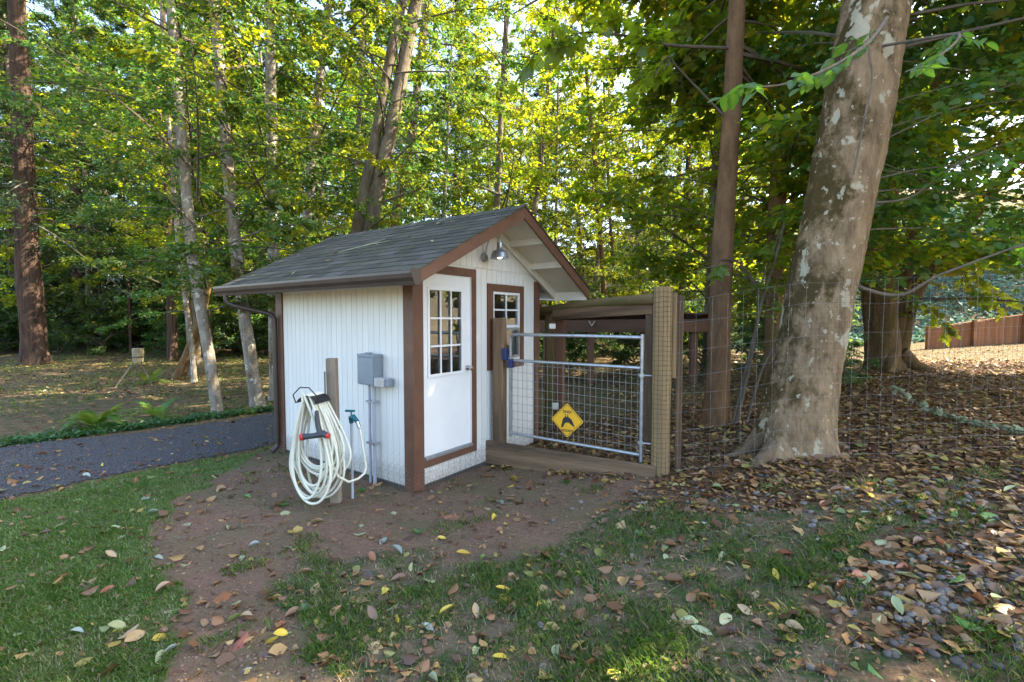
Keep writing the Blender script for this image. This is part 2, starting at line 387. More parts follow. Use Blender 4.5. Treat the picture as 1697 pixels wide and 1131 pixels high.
MAT['gravel'] = simple('gravel_stone', (.12, .12, .125), (.05, .05, .055), .85, 30, rvar=.4)

# ------------------------------------------------------------------ object helpers
def mw(o):
    M = o.matrix_basis.copy()
    while o.parent is not None:
        o = o.parent; M = o.matrix_basis @ M
    return M

def tag(o, label=None, cat=None, group=None, kind=None):
    if label: o['label'] = label
    if cat: o['category'] = cat
    if group: o['group'] = group
    if kind: o['kind'] = kind
    return o

def empty(name, loc, rz=0.0, label=None, cat=None, group=None):
    o = bpy.data.objects.new(name, None); COL.objects.link(o)
    o.location = loc; o.rotation_euler = (0, 0, rz); o.empty_display_size = .1
    return tag(o, label, cat, group)

def link(name, me, parent=None):
    o = bpy.data.objects.new(name, me); COL.objects.link(o)
    if parent is not None: o.parent = parent
    return o

def copy_tree(o, parent=None):
    c = o.copy(); COL.objects.link(c); c.parent = parent
    for ch in list(o.children): copy_tree(ch, c)
    return c

class Geo:
    def __init__(s): s.v = []; s.f = []
    def add(s, vs, fs):
        n = len(s.v); s.v.extend(tuple(map(float, p)) for p in vs); s.f.extend(tuple(i + n for i in f) for f in fs); return s
    def box(s, lo, hi):
        (a, b, c), (d, e, f) = lo, hi
        return s.add([(a, b, c), (d, b, c), (d, e, c), (a, e, c), (a, b, f), (d, b, f), (d, e, f), (a, e, f)],
                     [(0, 3, 2, 1), (4, 5, 6, 7), (0, 1, 5, 4), (1, 2, 6, 5), (2, 3, 7, 6), (3, 0, 4, 7)])
    def beam(s, p0, p1, wd, ht, up=(0, 0, 1)):
        p0, p1 = Vector(p0), Vector(p1); d = (p1 - p0).normalized(); u = Vector(up)
        if abs(d.dot(u)) > .98: u = Vector((1, 0, 0))
        sd_ = d.cross(u).normalized(); u = sd_.cross(d)
        q = [p + sd_ * x * wd / 2 + u * y * ht / 2 for p in (p0, p1) for x, y in ((-1, -1), (1, -1), (1, 1), (-1, 1))]
        return s.add(q, [(0, 1, 2, 3), (7, 6, 5, 4), (0, 4, 5, 1), (1, 5, 6, 2), (2, 6, 7, 3), (3, 7, 4, 0)])
    def prism(s, base, ext):
        """base: closed 3-D polygon, ext: extrusion vector"""
        n = len(base); e = Vector(ext); q = [Vector(p) for p in base]; q += [p + e for p in q[:n]]
        return s.add(q, [tuple(range(n - 1, -1, -1)), tuple(range(n, 2 * n))] + [(i, (i + 1) % n, n + (i + 1) % n, n + i) for i in range(n)])
    def tube(s, pts, r, n=8, caps=True, closed=False):
        P = [Vector(p) for p in pts]; k = len(P)
        rr = r if hasattr(r, '__len__') else [r] * k
        t0 = (P[1] - P[0]).normalized(); u = Vector((0, 0, 1)) if abs(t0.z) < .9 else Vector((1, 0, 0))
        nrm = (u - t0 * u.dot(t0)).normalized(); vs = []
        for i in range(k):
            if closed: tg = (P[(i + 1) % k] - P[i - 1]).normalized()
            else: tg = (P[min(i + 1, k - 1)] - P[max(i - 1, 0)]).normalized()
            nrm = (nrm - tg * nrm.dot(tg)).normalized(); bn = tg.cross(nrm)
            for j in range(n):
                a = 2 * math.pi * j / n
                vs.append(P[i] + (nrm * math.cos(a) + bn * math.sin(a)) * rr[i])
        fs = []
        for i in range(k if closed else k - 1):
            for j in range(n):
                a0 = i * n + j; a1 = i * n + (j + 1) % n; i2 = (i + 1) % k
                fs.append((a0, a1, i2 * n + (j + 1) % n, i2 * n + j))
        if caps and not closed: fs += [tuple(range(n - 1, -1, -1)), tuple((k - 1) * n + j for j in range(n))]
        return s.add(vs, fs)
    def lathe(s, prof, c, n=24, axis='z'):
        vs = []; c = Vector(c)
        for r, h in prof:
            for j in range(n):
                a = 2 * math.pi * j / n; x, y = r * math.cos(a), r * math.sin(a)
                vs.append(c + (Vector((x, y, h)) if axis == 'z' else Vector((x, h, y)) if axis == 'y' else Vector((h, x, y))))
        fs = [(i * n + j, i * n + (j + 1) % n, (i + 1) * n + (j + 1) % n, (i + 1) * n + j) for i in range(len(prof) - 1) for j in range(n)]
        return s.add(vs, fs)
    def build(s, name, mat, parent=None, local=False, smooth=False, bevel=0.0):
        me = bpy.data.meshes.new(name)
        v = s.v
        if parent is not None and not local:
            I = mw(parent).inverted(); v = [tuple(I @ Vector(p)) for p in v]
        me.from_pydata(v, [], s.f); me.materials.append(MAT[mat] if isinstance(mat, str) else mat)
        if smooth: me.polygons.foreach_set('use_smooth', [True] * len(me.polygons))
        me.update()
        o = link(name, me, parent)
        if smooth: me.set_sharp_from_angle(angle=R(50))
        if bevel:
            bv = o.modifiers.new('bevel', 'BEVEL'); bv.width = bevel; bv.segments = 2; bv.limit_method = 'ANGLE'
        return o

def npmesh(name, V, F, mat, rnd=None, smooth=False):
    """V (n,3); F (m,k) with one k"""
    V = np.ascontiguousarray(V, np.float32); F = np.ascontiguousarray(F, np.int32)
    me = bpy.data.meshes.new(name)
    me.vertices.add(len(V)); me.vertices.foreach_set('co', V.ravel())
    k = F.shape[1]
    me.loops.add(F.size); me.loops.foreach_set('vertex_index', F.ravel())
    me.polygons.add(len(F)); me.polygons.foreach_set('loop_start', np.arange(0, F.size, k, dtype=np.int32))
    me.update(calc_edges=True)
    if rnd is not None:
        a = me.attributes.new('rnd', 'FLOAT', 'POINT'); a.data.foreach_set('value', np.ascontiguousarray(rnd, np.float32))
    if smooth: me.polygons.foreach_set('use_smooth', np.ones(len(F), bool))
    me.materials.append(MAT[mat] if isinstance(mat, str) else mat)
    return me

def unit(a): return a / (np.linalg.norm(a, axis=-1, keepdims=True) + 1e-9)

def timber(name, p0, p1, wd, ht, mat, parent, up=(0, 0, 1), bevel=.006, label=None):
    """a sawn piece with its length along its own X axis"""
    p0, p1 = Vector(p0), Vector(p1); d = p1 - p0; L = d.length; d.normalize(); u = Vector(up)
    if abs(d.dot(u)) > .98: u = Vector((0, 1, 0))
    s = u.cross(d).normalized(); u = d.cross(s)
    o = Geo().box((0, -wd / 2, -ht / 2), (L, wd / 2, ht / 2)).build(name, mat, parent, local=True, bevel=bevel)
    Mx = Matrix((d, s, u)).transposed().to_4x4(); Mx.translation = p0
    o.matrix_basis = mw(parent).inverted() @ Mx
    if label: o['label'] = label
    return o

def roundwood(name, p0, p1, r, mat, parent, n=18, r1=None, wob=.03, label=None, bend=0.0):
    p0, p1 = Vector(p0), Vector(p1); d = p1 - p0; L = d.length; d.normalize()
    u = Vector((0, 0, 1)) if abs(d.z) < .98 else Vector((0, 1, 0))
    s = u.cross(d).normalized(); u = d.cross(s)
    k = 10; pts = []; rr = []
    for i in range(k):
        f = i / (k - 1)
        pts.append((L * f, 0, bend * math.sin(math.pi * f))); rr.append((r + ((r1 or r) - r) * f) * (1 + random.uniform(-wob, wob)))
    o = Geo().tube(pts, rr, n).build(name, mat, parent, local=True, smooth=True)
    Mx = Matrix((d, s, u)).transposed().to_4x4(); Mx.translation = p0
    o.matrix_basis = mw(parent).inverted() @ Mx
    if label: o['label'] = label
    return o

# ------------------------------------------------------------------ ground and drive
def axis_samples(lo, hi, step, far, g=1.16):
    c = list(np.arange(lo, hi + 1e-6, step)); s = step; x = hi
    while x < far: s *= g; x += s; c.append(x)
    s = step; x = lo; pre = []
    while x > -far: s *= g; x -= s; pre.append(x)
    return np.array(pre[::-1] + c)
gx = axis_samples(-8, 8, .11, 420); gy = axis_samples(1.5, 11, .11, 420)
X, Y = np.meshgrid(gx, gy); X = X.ravel(); Y = Y.ravel()
nx, ny = len(gx), len(gy)
V = np.stack([X, Y, gz(X, Y)], 1)
ii = (np.arange(ny - 1)[:, None] * nx + np.arange(nx - 1)[None]).ravel()
F = np.stack([ii, ii + 1, ii + nx + 1, ii + nx], 1)
me = npmesh('ground', V, F, 'ground', smooth=True)
near = (np.abs(X) < 30) & (Y < 40) & (Y > -10)
for nm, P in (('lawn', LAWN), ('dirt', DIRT), ('mead', MEAD), ('litter', LITT)):
    val = np.zeros(len(X)); val[near] = ragged(P, X[near], Y[near], .16)
    g2 = val.reshape(ny, nx); g2 = (g2 + np.roll(g2, 1, 0) + np.roll(g2, -1, 0) + np.roll(g2, 1, 1) + np.roll(g2, -1, 1)) / 5
    a = me.attributes.new(nm, 'FLOAT', 'POINT'); a.data.foreach_set('value', g2.ravel().astype(np.float32))
tag(link('ground', me), kind='structure')

def patch(name, P, step, lift, mat):
    x0, y0 = P.min(0); x1, y1 = P.max(0)
    xs = np.arange(x0 - step, x1 + step, step); ys = np.arange(y0 - step, y1 + step, step)
    A, B = np.meshgrid(xs, ys); nxx = len(xs)
    ins = ragged(P, A.ravel(), B.ravel(), .07).reshape(A.shape)
    c = ins[:-1, :-1] & ins[1:, :-1] & ins[:-1, 1:] & ins[1:, 1:]
    jj, kk = np.nonzero(c); i0 = jj * nxx + kk
    F_ = np.stack([i0, i0 + 1, i0 + nxx + 1, i0 + nxx], 1)
    Vx = np.stack([A.ravel(), B.ravel(), gz(A.ravel(), B.ravel()) + lift], 1)
    used = np.unique(F_); mp = np.zeros(len(Vx), int); mp[used] = np.arange(len(used))
    return link(name, npmesh(name, Vx[used], mp[F_], mat, smooth=True))
tag(patch('driveway', DRIVE, .07, .010, 'drive'), kind='structure')

# ------------------------------------------------------------------ shed
TH = R(54.2)
SC0 = Vector((-1.0598, 5.0644, 0))
SA = Vector((math.cos(TH), math.sin(TH), 0)); SB = Vector((-math.sin(TH), math.cos(TH), 0))
def sw(x, y, z): return SC0 + SA * x + SB * y + Vector((0, 0, z))
shed = empty('shed', SC0, TH, 'small white board-sided shed with brown trim and a dark shingled gable roof', 'shed')
W_, L_ = 2.47, 2.76
RX, RZ, SLOPE = 1.23, 3.22, .52
E0, E1 = -.45, 2.93           # eave positions across
Y0, Y1 = -.60, 3.36           # rake positions along
def rt(x): return RZ - SLOPE * abs(x - RX)           # top of roof deck
TR = .022
# walls: a thin backing with boards standing proud of it
def board(name, parent, lo, hi, mat='white'):
    return Geo().box(lo, hi).build(name, mat, parent, local=True)
def wallbody(name, polyg, ext):
    return Geo().prism(polyg, ext).build(name, 'white', shed, local=True)
zt = lambda x: rt(x) - .15
fw = Geo()   # front wall backing with real openings for door and window
DX0, DX1, DZ0, DZ1 = .15, .945, .33, 2.40
WX0, WX1, WZ0, WZ1 = 1.375, 1.99, 1.32, 2.245
for a0, a1, z0, z1 in ((0, DX0, .04, None), (DX0, DX1, .04, DZ0), (DX0, DX1, DZ1, None), (DX1, WX0, .04, None), (WX0, WX1, .04, WZ0), (WX0, WX1, WZ1, None), (WX1, W_, .04, None)):
    if z1 is None:
        pts = [(a0, .012, z0), (a1, .012, z0), (a1, .012, zt(a1))]
        if a0 < RX < a1: pts.append((RX, .012, zt(RX)))
        pts.append((a0, .012, zt(a0)))
    else: pts = [(a0, .012, z0), (a1, .012, z0), (a1, .012, z1), (a0, .012, z1)]
    fw.prism(pts, (0, .09, 0))
fwall = fw.build('front_wall', 'white', shed, local=True)
def siding_front(x0, x1, z0, z1=None, bw=.1016):
    n = max(1, round((x1 - x0) / bw)); s = (x1 - x0) / n
    for i in range(n):
        a0, a1 = x0 + i * s + .0025, x0 + (i + 1) * s - .0025
        if z1 is None:
            ps = [(a0, 0, z0), (a1, 0, z0), (a1, 0, zt(a1) - .004)]
            if a0 < RX < a1: ps.append((RX, 0, zt(RX) - .004))
            ps.append((a0, 0, zt(a0) - .004))
        else: ps = [(a0, 0, z0), (a1, 0, z0), (a1, 0, z1), (a0, 0, z1)]
        Geo().prism(ps, (0, .0115, 0)).build('siding_board', 'white', fwall, local=True)
SEAM = 2.52
for x0, x1 in ((.137, 1.03),): siding_front(x0, x1, .05, .232)
siding_front(1.034, 1.258, .05, SEAM - .004); siding_front(1.262, 2.076, .05, 1.216); siding_front(1.262, 2.076, 2.346, SEAM - .004); siding_front(2.08, 2.356, .05, min(SEAM, zt(2.36)) - .03)
siding_front(.25, 2.30, SEAM + .004)
lwall = Geo().box((.012, .0, .04), (.1, L_, 2.44)).build('side_wall', 'white', shed, local=True)
n = 24; s_ = (2.615 - .137) / n
proto_me = None
for i in range(n):
    if proto_me is None:
        o = Geo().box((0, .0025, .05), (.0115, s_ - .0025, 2.43)).build('siding_board', 'white', lwall, local=True); proto_me = o.data
    else: o = link('siding_board', proto_me, lwall)
    o.location = (0, .137 + i * s_, 0)
Geo().box((W_ - .1, .11, .04), (W_, L_ - .1, 2.42)).build('far_wall', 'white', shed, local=True)
Geo().prism([(.1, L_ - .09, .04), (W_, L_ - .09, .04), (W_, L_ - .09, zt(W_)), (RX, L_ - .09, zt(RX)), (.1, L_ - .09, zt(.1))], (0, .09, 0)).build('back_wall', 'white', shed, local=True)
Geo().box((.1, .1, .06), (W_ - .1, L_ - .1, .12)).build('shed_floor', 'dark', shed, local=True)
Geo().box((.02, .02, -.15), (W_ - .02, L_ - .02, .045)).build('foundation', 'dark', shed, local=True)
# corner boards
for nm, lo, hi in (('corner_board', (-.018, -.020, -.03), (.0, .135, 2.42)), ('corner_board', (.0, -.020, -.02), (.135, -.0005, 2.47)),
                   ('corner_board', (-.020, 2.617, -.02), (.0, 2.78, 2.42)), ('corner_board', (2.358, -.020, .05), (W_ + .02, -.0005, 2.43)), ('corner_board', (W_ + .0005, -.0005, .05), (W_ + .02, .12, 2.42))):
    Geo().box(lo, hi).build(nm, 'brown', shed, local=True, bevel=.003)
# door
door = Geo()
door.box((DX0, .01, DZ0 + .02), (.235, .05, DZ1)); door.box((.785, .01, DZ0 + .02), (DX1 - .006, .05, DZ1)); door.box((.235, .01, DZ0 + .02), (.785, .05, 1.25)); door.box((.235, .01, 2.225), (.785, .05, DZ1))
door = door.build('door', 'whitetrim', shed, local=True)
gf = Geo()
for lo, hi in (((.215, -.006, 1.23), (.250, .009, 2.245)), ((.770, -.006, 1.23), (.805, .009, 2.245)), ((.250, -.006, 1.23), (.770, .009, 1.265)), ((.250, -.006, 2.21), (.770, .009, 2.245))): gf.box(lo, hi)
gf.build('glazing_frame', 'whitetrim', door, local=True, bevel=.003)
px = np.linspace(.25, .77, 4); pz = np.linspace(1.265, 2.21, 4)
for i in (1, 2): Geo().box((px[i] - .011, -.002, 1.265), (px[i] + .011, .012, 2.21)).build('muntin', 'whitetrim', door, local=True)
for k in (1, 2):
    for i in range(3): Geo().box((px[i] + .0115, -.0015, pz[k] - .011), (px[i + 1] - .0115, .0115, pz[k] + .011)).build('muntin', 'whitetrim', door, local=True)
for i in range(3):
    for k in range(3):
        Geo().box((px[i] + .002, .018, pz[k] + .002), (px[i + 1] - .002, .022, pz[k + 1] - .002)).build('pane', 'glass', door, local=True)
Geo().lathe([(0, -.075), (.02, -.074), (.029, -.062), (.029, -.050), (.017, -.036), (.011, -.03), (.011, -.004), (.031, -.003), (.031, .011)], (.885, 0, 1.29), 20, 'y').build('knob', 'chrome', door, local=True, smooth=True)
Geo().box((DX0, -.03, DZ0 - .012), (DX1, .06, DZ0 + .016)).build('threshold', 'galv', shed, local=True)
dtm = Geo()
for lo, hi in (((DX1, -.020, DZ0 - .015), (1.03, -.0005, 2.495)), ((.136, -.020, DZ1), (DX1, -.0006, 2.4945)), ((.136, -.020, .234), (1.0297, -.0006, DZ0 - .0155))): Geo().box(lo, hi).build('door_trim', 'brown', shed, local=True, bevel=.002)
Geo().box((.1355, -.004, DZ0), (DX0 - .0005, .011, DZ1)).build('door_jamb', 'whitetrim', shed, local=True)
Geo().box((DX1 - .005, -.012, DZ0 + .02), (DX1 - .0005, .05, DZ1)).build('door_jamb', 'whitetrim', shed, local=True)
# window
win = Geo()
fr = .035
for lo, hi in (((WX0, -.008, WZ0), (WX0 + fr, .05, WZ1)), ((WX1 - fr, -.008, WZ0), (WX1, .05, WZ1)), ((WX0 + fr, -.0075, WZ0), (WX1 - fr, .05, WZ0 + fr)), ((WX0 + fr, -.0075, WZ1 - fr), (WX1 - fr, .05, WZ1)), ((WX0 + fr, -.012, 1.765), (WX1 - fr, .05, 1.805))): win.box(lo, hi)
win = win.build('window', 'whitetrim', shed, local=True, bevel=.003)
wm = (WX0 + WX1) / 2
Geo().box((wm - .011, .0, 1.806), (wm + .011, .012, WZ1 - fr)).build('muntin', 'whitetrim', win, local=True)
for s0, s1 in ((WX0 + fr, wm - .0115), (wm + .0115, WX1 - fr)): Geo().box((s0, .001, 1.995), (s1, .0115, 2.017)).build('muntin', 'whitetrim', win, local=True)
for s0, s1 in ((WX0 + fr, wm), (wm, WX1 - fr)):
    for z0, z1 in ((1.806, 2.006), (2.006, WZ1 - fr)): Geo().box((s0 + .002, .018, z0 + .002), (s1 - .002, .022, z1 - .002)).build('pane', 'glass', win, local=True)
Geo().box((WX0 + .04, .02, WZ0 + .04), (WX1 - .04, .024, 1.76)).build('pane', 'glass', win, local=True)
vf = Geo()
for lo, hi in (((1.60, -.035, 1.36), (1.63, .012, 1.76)), ((1.92, -.035, 1.36), (1.95, .012, 1.76)), ((1.63, -.034, 1.36), (1.92, .012, 1.39)), ((1.63, -.034, 1.73), (1.92, .012, 1.76))): vf.box(lo, hi)
vf.build('vent_frame', 'galv', win, local=True)
for lo, hi in (((1.26, -.020, 1.22), (WX0, -.0005, 2.34)), ((WX1, -.020, 1.22), (2.075, -.0005, 2.34)), ((WX0, -.020, 1.22), (WX1, -.0006, WZ0)), ((WX0, -.020, WZ1), (WX1, -.0006, 2.3395))): Geo().box(lo, hi).build('window_trim', 'brown', shed, local=True, bevel=.002)
# roof
roof = Geo()
for x0, x1 in ((E0, RX), (RX, E1)):
    roof.prism([(x0, Y0 + .026, rt(x0)), (x1, Y0 + .026, rt(x1)), (x1, Y0 + .026, rt(x1) - .04), (x0, Y0 + .026, rt(x0) - .04)], (0, Y1 - Y0 - .052, 0))
roof = roof.build('roof', 'deck', shed, local=True)
for yy in (Y0, Y1 - .025):
    for x0, x1 in ((E0 - .02, RX), (RX, E1 + .03)):
        Geo().prism([(x0, yy, rt(x0) + .004), (x1, yy, rt(x1) + .004), (x1, yy, rt(x1) - .145), (x0, yy, rt(x0) - .125)], (0, .025, 0)).build('rake_board', 'brown', roof, local=True, bevel=.002)
for yy in (-.33,):
    for x0, x1 in ((E0 + .03, RX - .02), (RX + .02, E1 - .03)):
        pass
for x in (.25, .74, 1.72, 2.22):
    Geo().prism([(x - .02, Y0 + .03, rt(x - .02) - .042), (x + .02, Y0 + .03, rt(x + .02) - .042), (x + .02, Y0 + .03, rt(x) - .115), (x - .02, Y0 + .03, rt(x) - .115)], (0, .56, 0)).build('lookout', 'deck', roof, local=True)
for x0, x1 in ((E0 + .03, RX), (RX, E1 - .03)):
    Geo().prism([(x0, -.045, rt(x0) - .042), (x1, -.045, rt(x1) - .042), (x1, -.045, rt(x1) - .16), (x0, -.045, rt(x0) - .16)], (0, .040, 0)).build('gable_rafter', 'deck', roof, local=True)
Geo().box((E0 + .0, Y0 + .03, rt(E0) - .125), (E0 + .025, Y1 - .03, rt(E0) - .042)).build('eave_board', 'deck', roof, local=True)
Geo().box((E1 - .03, Y0 + .03, rt(E1) - .17), (E1, Y1 - .03, rt(E1) - .042)).build('eave_board', 'deck', roof, local=True)
# soffit returns under both eaves
Geo().box((W_ + .02, -.02, rt(E1) - .168), (E1 - .031, Y1 - .03, rt(E1) - .150)).build('soffit', 'deck', roof, local=True)
# shingles on the slope in view, tab by tab
sl_len = (RX - E0 + .03) * math.sqrt(1 + SLOPE ** 2); cs = 1 / math.sqrt(1 + SLOPE ** 2); sn = SLOPE * cs
nc = 14; ex = sl_len / nc; tw = (Y1 - Y0 + .03) / 13
def shingle_mesh(wd):
    g = Geo(); h0 = .014; Ls = ex * 1.35
    vs = [(0, 0, 0), (0, wd, 0), (Ls, wd, 0), (Ls, 0, 0), (0, 0, h0), (0, wd, h0 * .9), (Ls, wd, .004), (Ls, 0, .004)]
    g.add(vs, [(0, 3, 2, 1), (4, 5, 6, 7)[::-1], (0, 1, 5, 4)[::-1], (1, 2, 6, 5)[::-1], (2, 3, 7, 6)[::-1], (3, 0, 4, 7)[::-1]]); return g
sm = None
Mroof = Matrix(((cs, 0, -sn, 0), (0, 1, 0, 0), (sn, 0, cs, 0), (0, 0, 0, 1)))
for c in range(nc):
    off = (c % 2) * tw / 2 + random.uniform(-.02, .02)
    for k in range(-1, 14):
        y0 = max(Y0 - .015, Y0 - .015 + off + k * tw); y1 = min(Y1 + .015, Y0 - .015 + off + (k + 1) * tw)
        if y1 - y0 < .03: continue
        if abs(y1 - y0 - tw) < 1e-6:
            if sm is None: sm = shingle_mesh(tw - .004).build('shingle', 'shingle', roof, local=True); o = sm
            else: o = link('shingle', sm.data, roof)
        else: o = shingle_mesh(y1 - y0 - .004).build('shingle', 'shingle', roof, local=True)
        s0 = c * ex
        Mx = Mroof.copy(); Mx.translation = Vector((E0 - .03 + s0 * cs, y0, rt(E0 - .03) + s0 * sn + .003 + random.uniform(0, .003)))
        o.matrix_basis = Mx
g = Geo()
for c in range(nc):
    x1 = E1 + .03 - c * ex * cs; x0 = max(RX, x1 - ex * 1.3 * cs)
    g.prism([(x1, Y0 - .015, rt(x1) + .003), (x1, Y0 - .015, rt(x1) + .017), (x0, Y0 - .015, rt(x0) + .008), (x0, Y0 - .015, rt(x0) + .003)], (0, Y1 - Y0 + .03, 0))
g.build('far_slope_shingles', 'shingle', roof, local=True)['kind'] = 'stuff'
rc = None
nr = 20; rl = (Y1 - Y0 + .03) / nr
for k in range(nr):
    if rc is None:
        h = .006; ww = .13
        rc = Geo().add([(-ww, 0, -ww * SLOPE + h), (0, 0, h + .012), (ww, 0, -ww * SLOPE + h), (-ww, rl * 1.15, -ww * SLOPE + h - .008), (0, rl * 1.15, h + .002), (ww, rl * 1.15, -ww * SLOPE + h - .008),
                        (-ww, 0, -ww * SLOPE - .004), (ww, 0, -ww * SLOPE - .004), (0, 0, 0)], [(0, 1, 4, 3)[::-1], (1, 2, 5, 4)[::-1], (0, 6, 8, 1), (1, 8, 7, 2)]).build('ridge_shingle', 'shingle', roof, local=True); o = rc
    else: o = link('ridge_shingle', rc.data, roof)
    o.location = (RX, Y0 - .015 + k * rl, RZ + .014 + random.uniform(0, .003))
# gutter and downspout
zg = rt(E0) - .145
prof = [(0, .145), (0, 0), (-.075, 0), (-.085, .03), (-.108, .062), (-.118, .10), (-.118, .128), (-.105, .128), (-.105, .104), (-.072, .012), (-.008, .012), (-.008, .145)]
gut = Geo().prism([(E0 - .002 + a, Y0 - .0, zg + h) for a, h in prof], (0, Y1 - Y0 + .03, 0)).build('gutter', 'gutter', shed, local=True)
Geo().prism([(E0 - .002 + a, Y0 - .012, zg + h) for a, h in [(0, .145), (0, 0), (-.075, 0), (-.085, .03), (-.108, .062), (-.12, .13), (-.12, .145)]], (0, .011, 0)).build('end_cap', 'gutter', gut, local=True)
dp = Geo()
path = [(E0 - .055, 3.15, zg + .01), (E0 - .055, 3.15, zg - .05), (E0 - .04, 3.14, zg - .10), (E0 + .02, 3.09, zg - .135), (-.13, 2.80, zg - .235), (-.085, 2.755, zg - .26), (-.062, 2.735, zg - .31), (-.062, 2.735, zg - .6), (-.062, 2.735, .14), (-.07, 2.735, .08), (-.15, 2.735, .03)]
dp.tube(path, .034, 8)
dp.build('downspout', 'gutter', gut, local=True, smooth=True)
# chicken wire skirt round the foot of the walls
def hexwire(g, org, ux, uz, wd, ht, cell=.05, r=.0011):
    ux, uz = Vector(ux), Vector(uz); org = Vector(org); nrm = ux.cross(uz).normalized()
    sx = cell; sz = cell * .86
    segs = []
    rows = int(ht / sz); cols = int(wd / sx)
    for j in range(rows):
        o_ = (j % 2) * sx / 2; z = j * sz
        for i in range(cols):
            x = i * sx + o_
            a = (x, z); bq = (x + sx / 2, z + sz * .33); c_ = (x + sx, z); d_ = (x + sx / 2, z + sz)
            segs += [(a, bq), (bq, c_), (bq, d_)]
    for (a, c_) in segs:
        p = org + ux * a[0] + uz * a[1]; q = org + ux * c_[0] + uz * c_[1]
        d = (q - p).normalized(); s1 = d.cross(nrm) * r; s2 = nrm * r
        g.add([p + s1, p - s1 * .5 + s2, p - s1 * .5 - s2, q + s1, q - s1 * .5 + s2, q - s1 * .5 - s2], [(0, 1, 4, 3), (1, 2, 5, 4), (2, 0, 3, 5)])
g = Geo()
hexwire(g, (-.022, 2.75, .0), (0, -1, 0), (0, 0, 1), 2.72, .30)
hexwire(g, (.02, -.024, .0), (1, 0, 0), (0, 0, 1), 1.22, .27)
g.build('chicken_wire_skirt', 'wire', shed, local=True)['kind'] = 'stuff'

# barn lamp on the gable
lamp = empty('wall_lamp', sw(1.19, -.012, 2.66), TH, 'galvanised barn lamp with a lit bulb, mounted in the white gable', 'lamp')
Geo().lathe([(0, -.03), (.045, -.03), (.055, -.022), (.056, .008)], (0, 0, 0), 24, 'y').build('back_plate', 'galv', lamp, local=True, smooth=True)
arm = [(0, -.02, .02), (0, -.05, .14), (0, -.09, .235), (0, -.17, .29), (0, -.235, .27), (0, -.25, .20), (0, -.25, .15)]
Geo().tube(arm, .009, 10).build('arm', 'galv', lamp, local=True, smooth=True)
Geo().lathe([(.0, .165), (.033, .165), (.036, .12), (.040, .085), (.055, .072), (.088, .058), (.105, .03), (.113, -.02), (.120, -.030), (.117, -.031), (.108, -.02), (.098, .028), (.05, .055)], (0, -.25, 0), 32).build('lamp_shade', 'galv', lamp, local=True, smooth=True)
Geo().lathe([(0, -.034), (.022, -.030), (.033, -.012), (.026, .015), (.014, .045)], (0, -.25, 0), 16).build('bulb', 'bulb', lamp, local=True, smooth=True)

# electrical box with its two conduits
eb = empty('electrical_box', sw(-.012, .64, 0), TH, 'grey metal electrical box with two conduits running down the white side wall', 'electrical box')
Geo().box((-.115, -.15, 1.14), (-.002, .14, 1.47)).build('box_body', 'boxgrey', eb, local=True, bevel=.004)
Geo().box((-.128, -.156, 1.455), (-.001, .146, 1.49)).build('box_lid', 'boxgrey', eb, local=True, bevel=.006)
Geo().box((-.132, -.145, 1.15), (-.116, .135, 1.453)).build('box_door', 'boxgrey', eb, local=True, bevel=.004)
Geo().box((-.10, -.04, 1.491), (-.05, .04, 1.508)).build('hinge', 'boxgrey', eb, local=True, bevel=.003)
Geo().box((-.13, -.30, 1.135), (-.012, -.152, 1.235)).build('outlet_cover', 'clearcover', eb, local=True, bevel=.01)
Geo().box((-.10, -.345, 1.14), (-.012, -.302, 1.23)).build('outlet_box', 'boxgrey', eb, local=True, bevel=.006)
for yy, r in ((.035, .016), (-.045, .021)):
    Geo().tube([(-.045, yy, 1.14), (-.045, yy, .6), (-.045, yy, -.06)], r, 14).build('conduit', 'pipe', eb, local=True, smooth=True)
for zz in (.93, .45):
    Geo().box((-.070, -.085, zz), (-.0, -.070, zz + .022)).box((-.070, .058, zz), (0, .072, zz + .022)).box((-.072, -.0695, zz), (-.066, .0575, zz + .022)).build('pipe_strap', 'galv', eb, local=True)

# hose post, hanger, hose
hp = Vector(gp(563, 832)); HPX = hp
post = empty('hose_post', hp, R(20), 'short weathered timber post with a black hose hanger, standing before the side wall', 'post')
timber('post', hp + Vector((-.035, 0, -.1)), hp + Vector((-.055, 0, 1.49)), .10, .085, 'postgrey', post, bevel=.008)
Geo().box((-.125, -.045, 1.03), (-.113, -.01, 1.36)).build('metal_strip', 'blackm', post, local=True)
HC = hp + Vector((-.165, -.18, 1.10))     # hanger saddle centre
sad = Geo()
ax = Vector((-.25, -.97, 0)).normalized(); sdv = Vector((.97, -.25, 0)).normalized()
arc = [HC + sdv * (.11 * math.sin(a)) + Vector((0, 0, .085 * math.cos(a) - .04)) for a in np.linspace(-1.35, 1.35, 13)]
for i in range(12):
    p, q = arc[i], arc[i + 1]
    nrm = ((p + q) / 2 - HC); nrm.normalize()
    sad.prism([p - ax * .10, q - ax * .10, q + ax * .12, p + ax * .12], nrm * .006)
sad.build('hose_hanger', 'blackm', post)
Geo().tube([arc[0] + ax * .13, HC + sdv * -.13 + ax * .14 + Vector((0, 0, .06)), HC + sdv * -.05 + ax * .14 + Vector((0, 0, .135)), HC + sdv * .05 + ax * .14 + Vector((0, 0, .135)), HC + sdv * .13 + ax * .14 + Vector((0, 0, .06)), arc[-1] + ax * .13], .006, 8).build('hanger_lip', 'blackm', post, smooth=True)
Geo().beam(HC - ax * .10, HC - ax * .22 + Vector((.05, .02, .0)), .04, .05).build('hanger_arm', 'blackm', post)
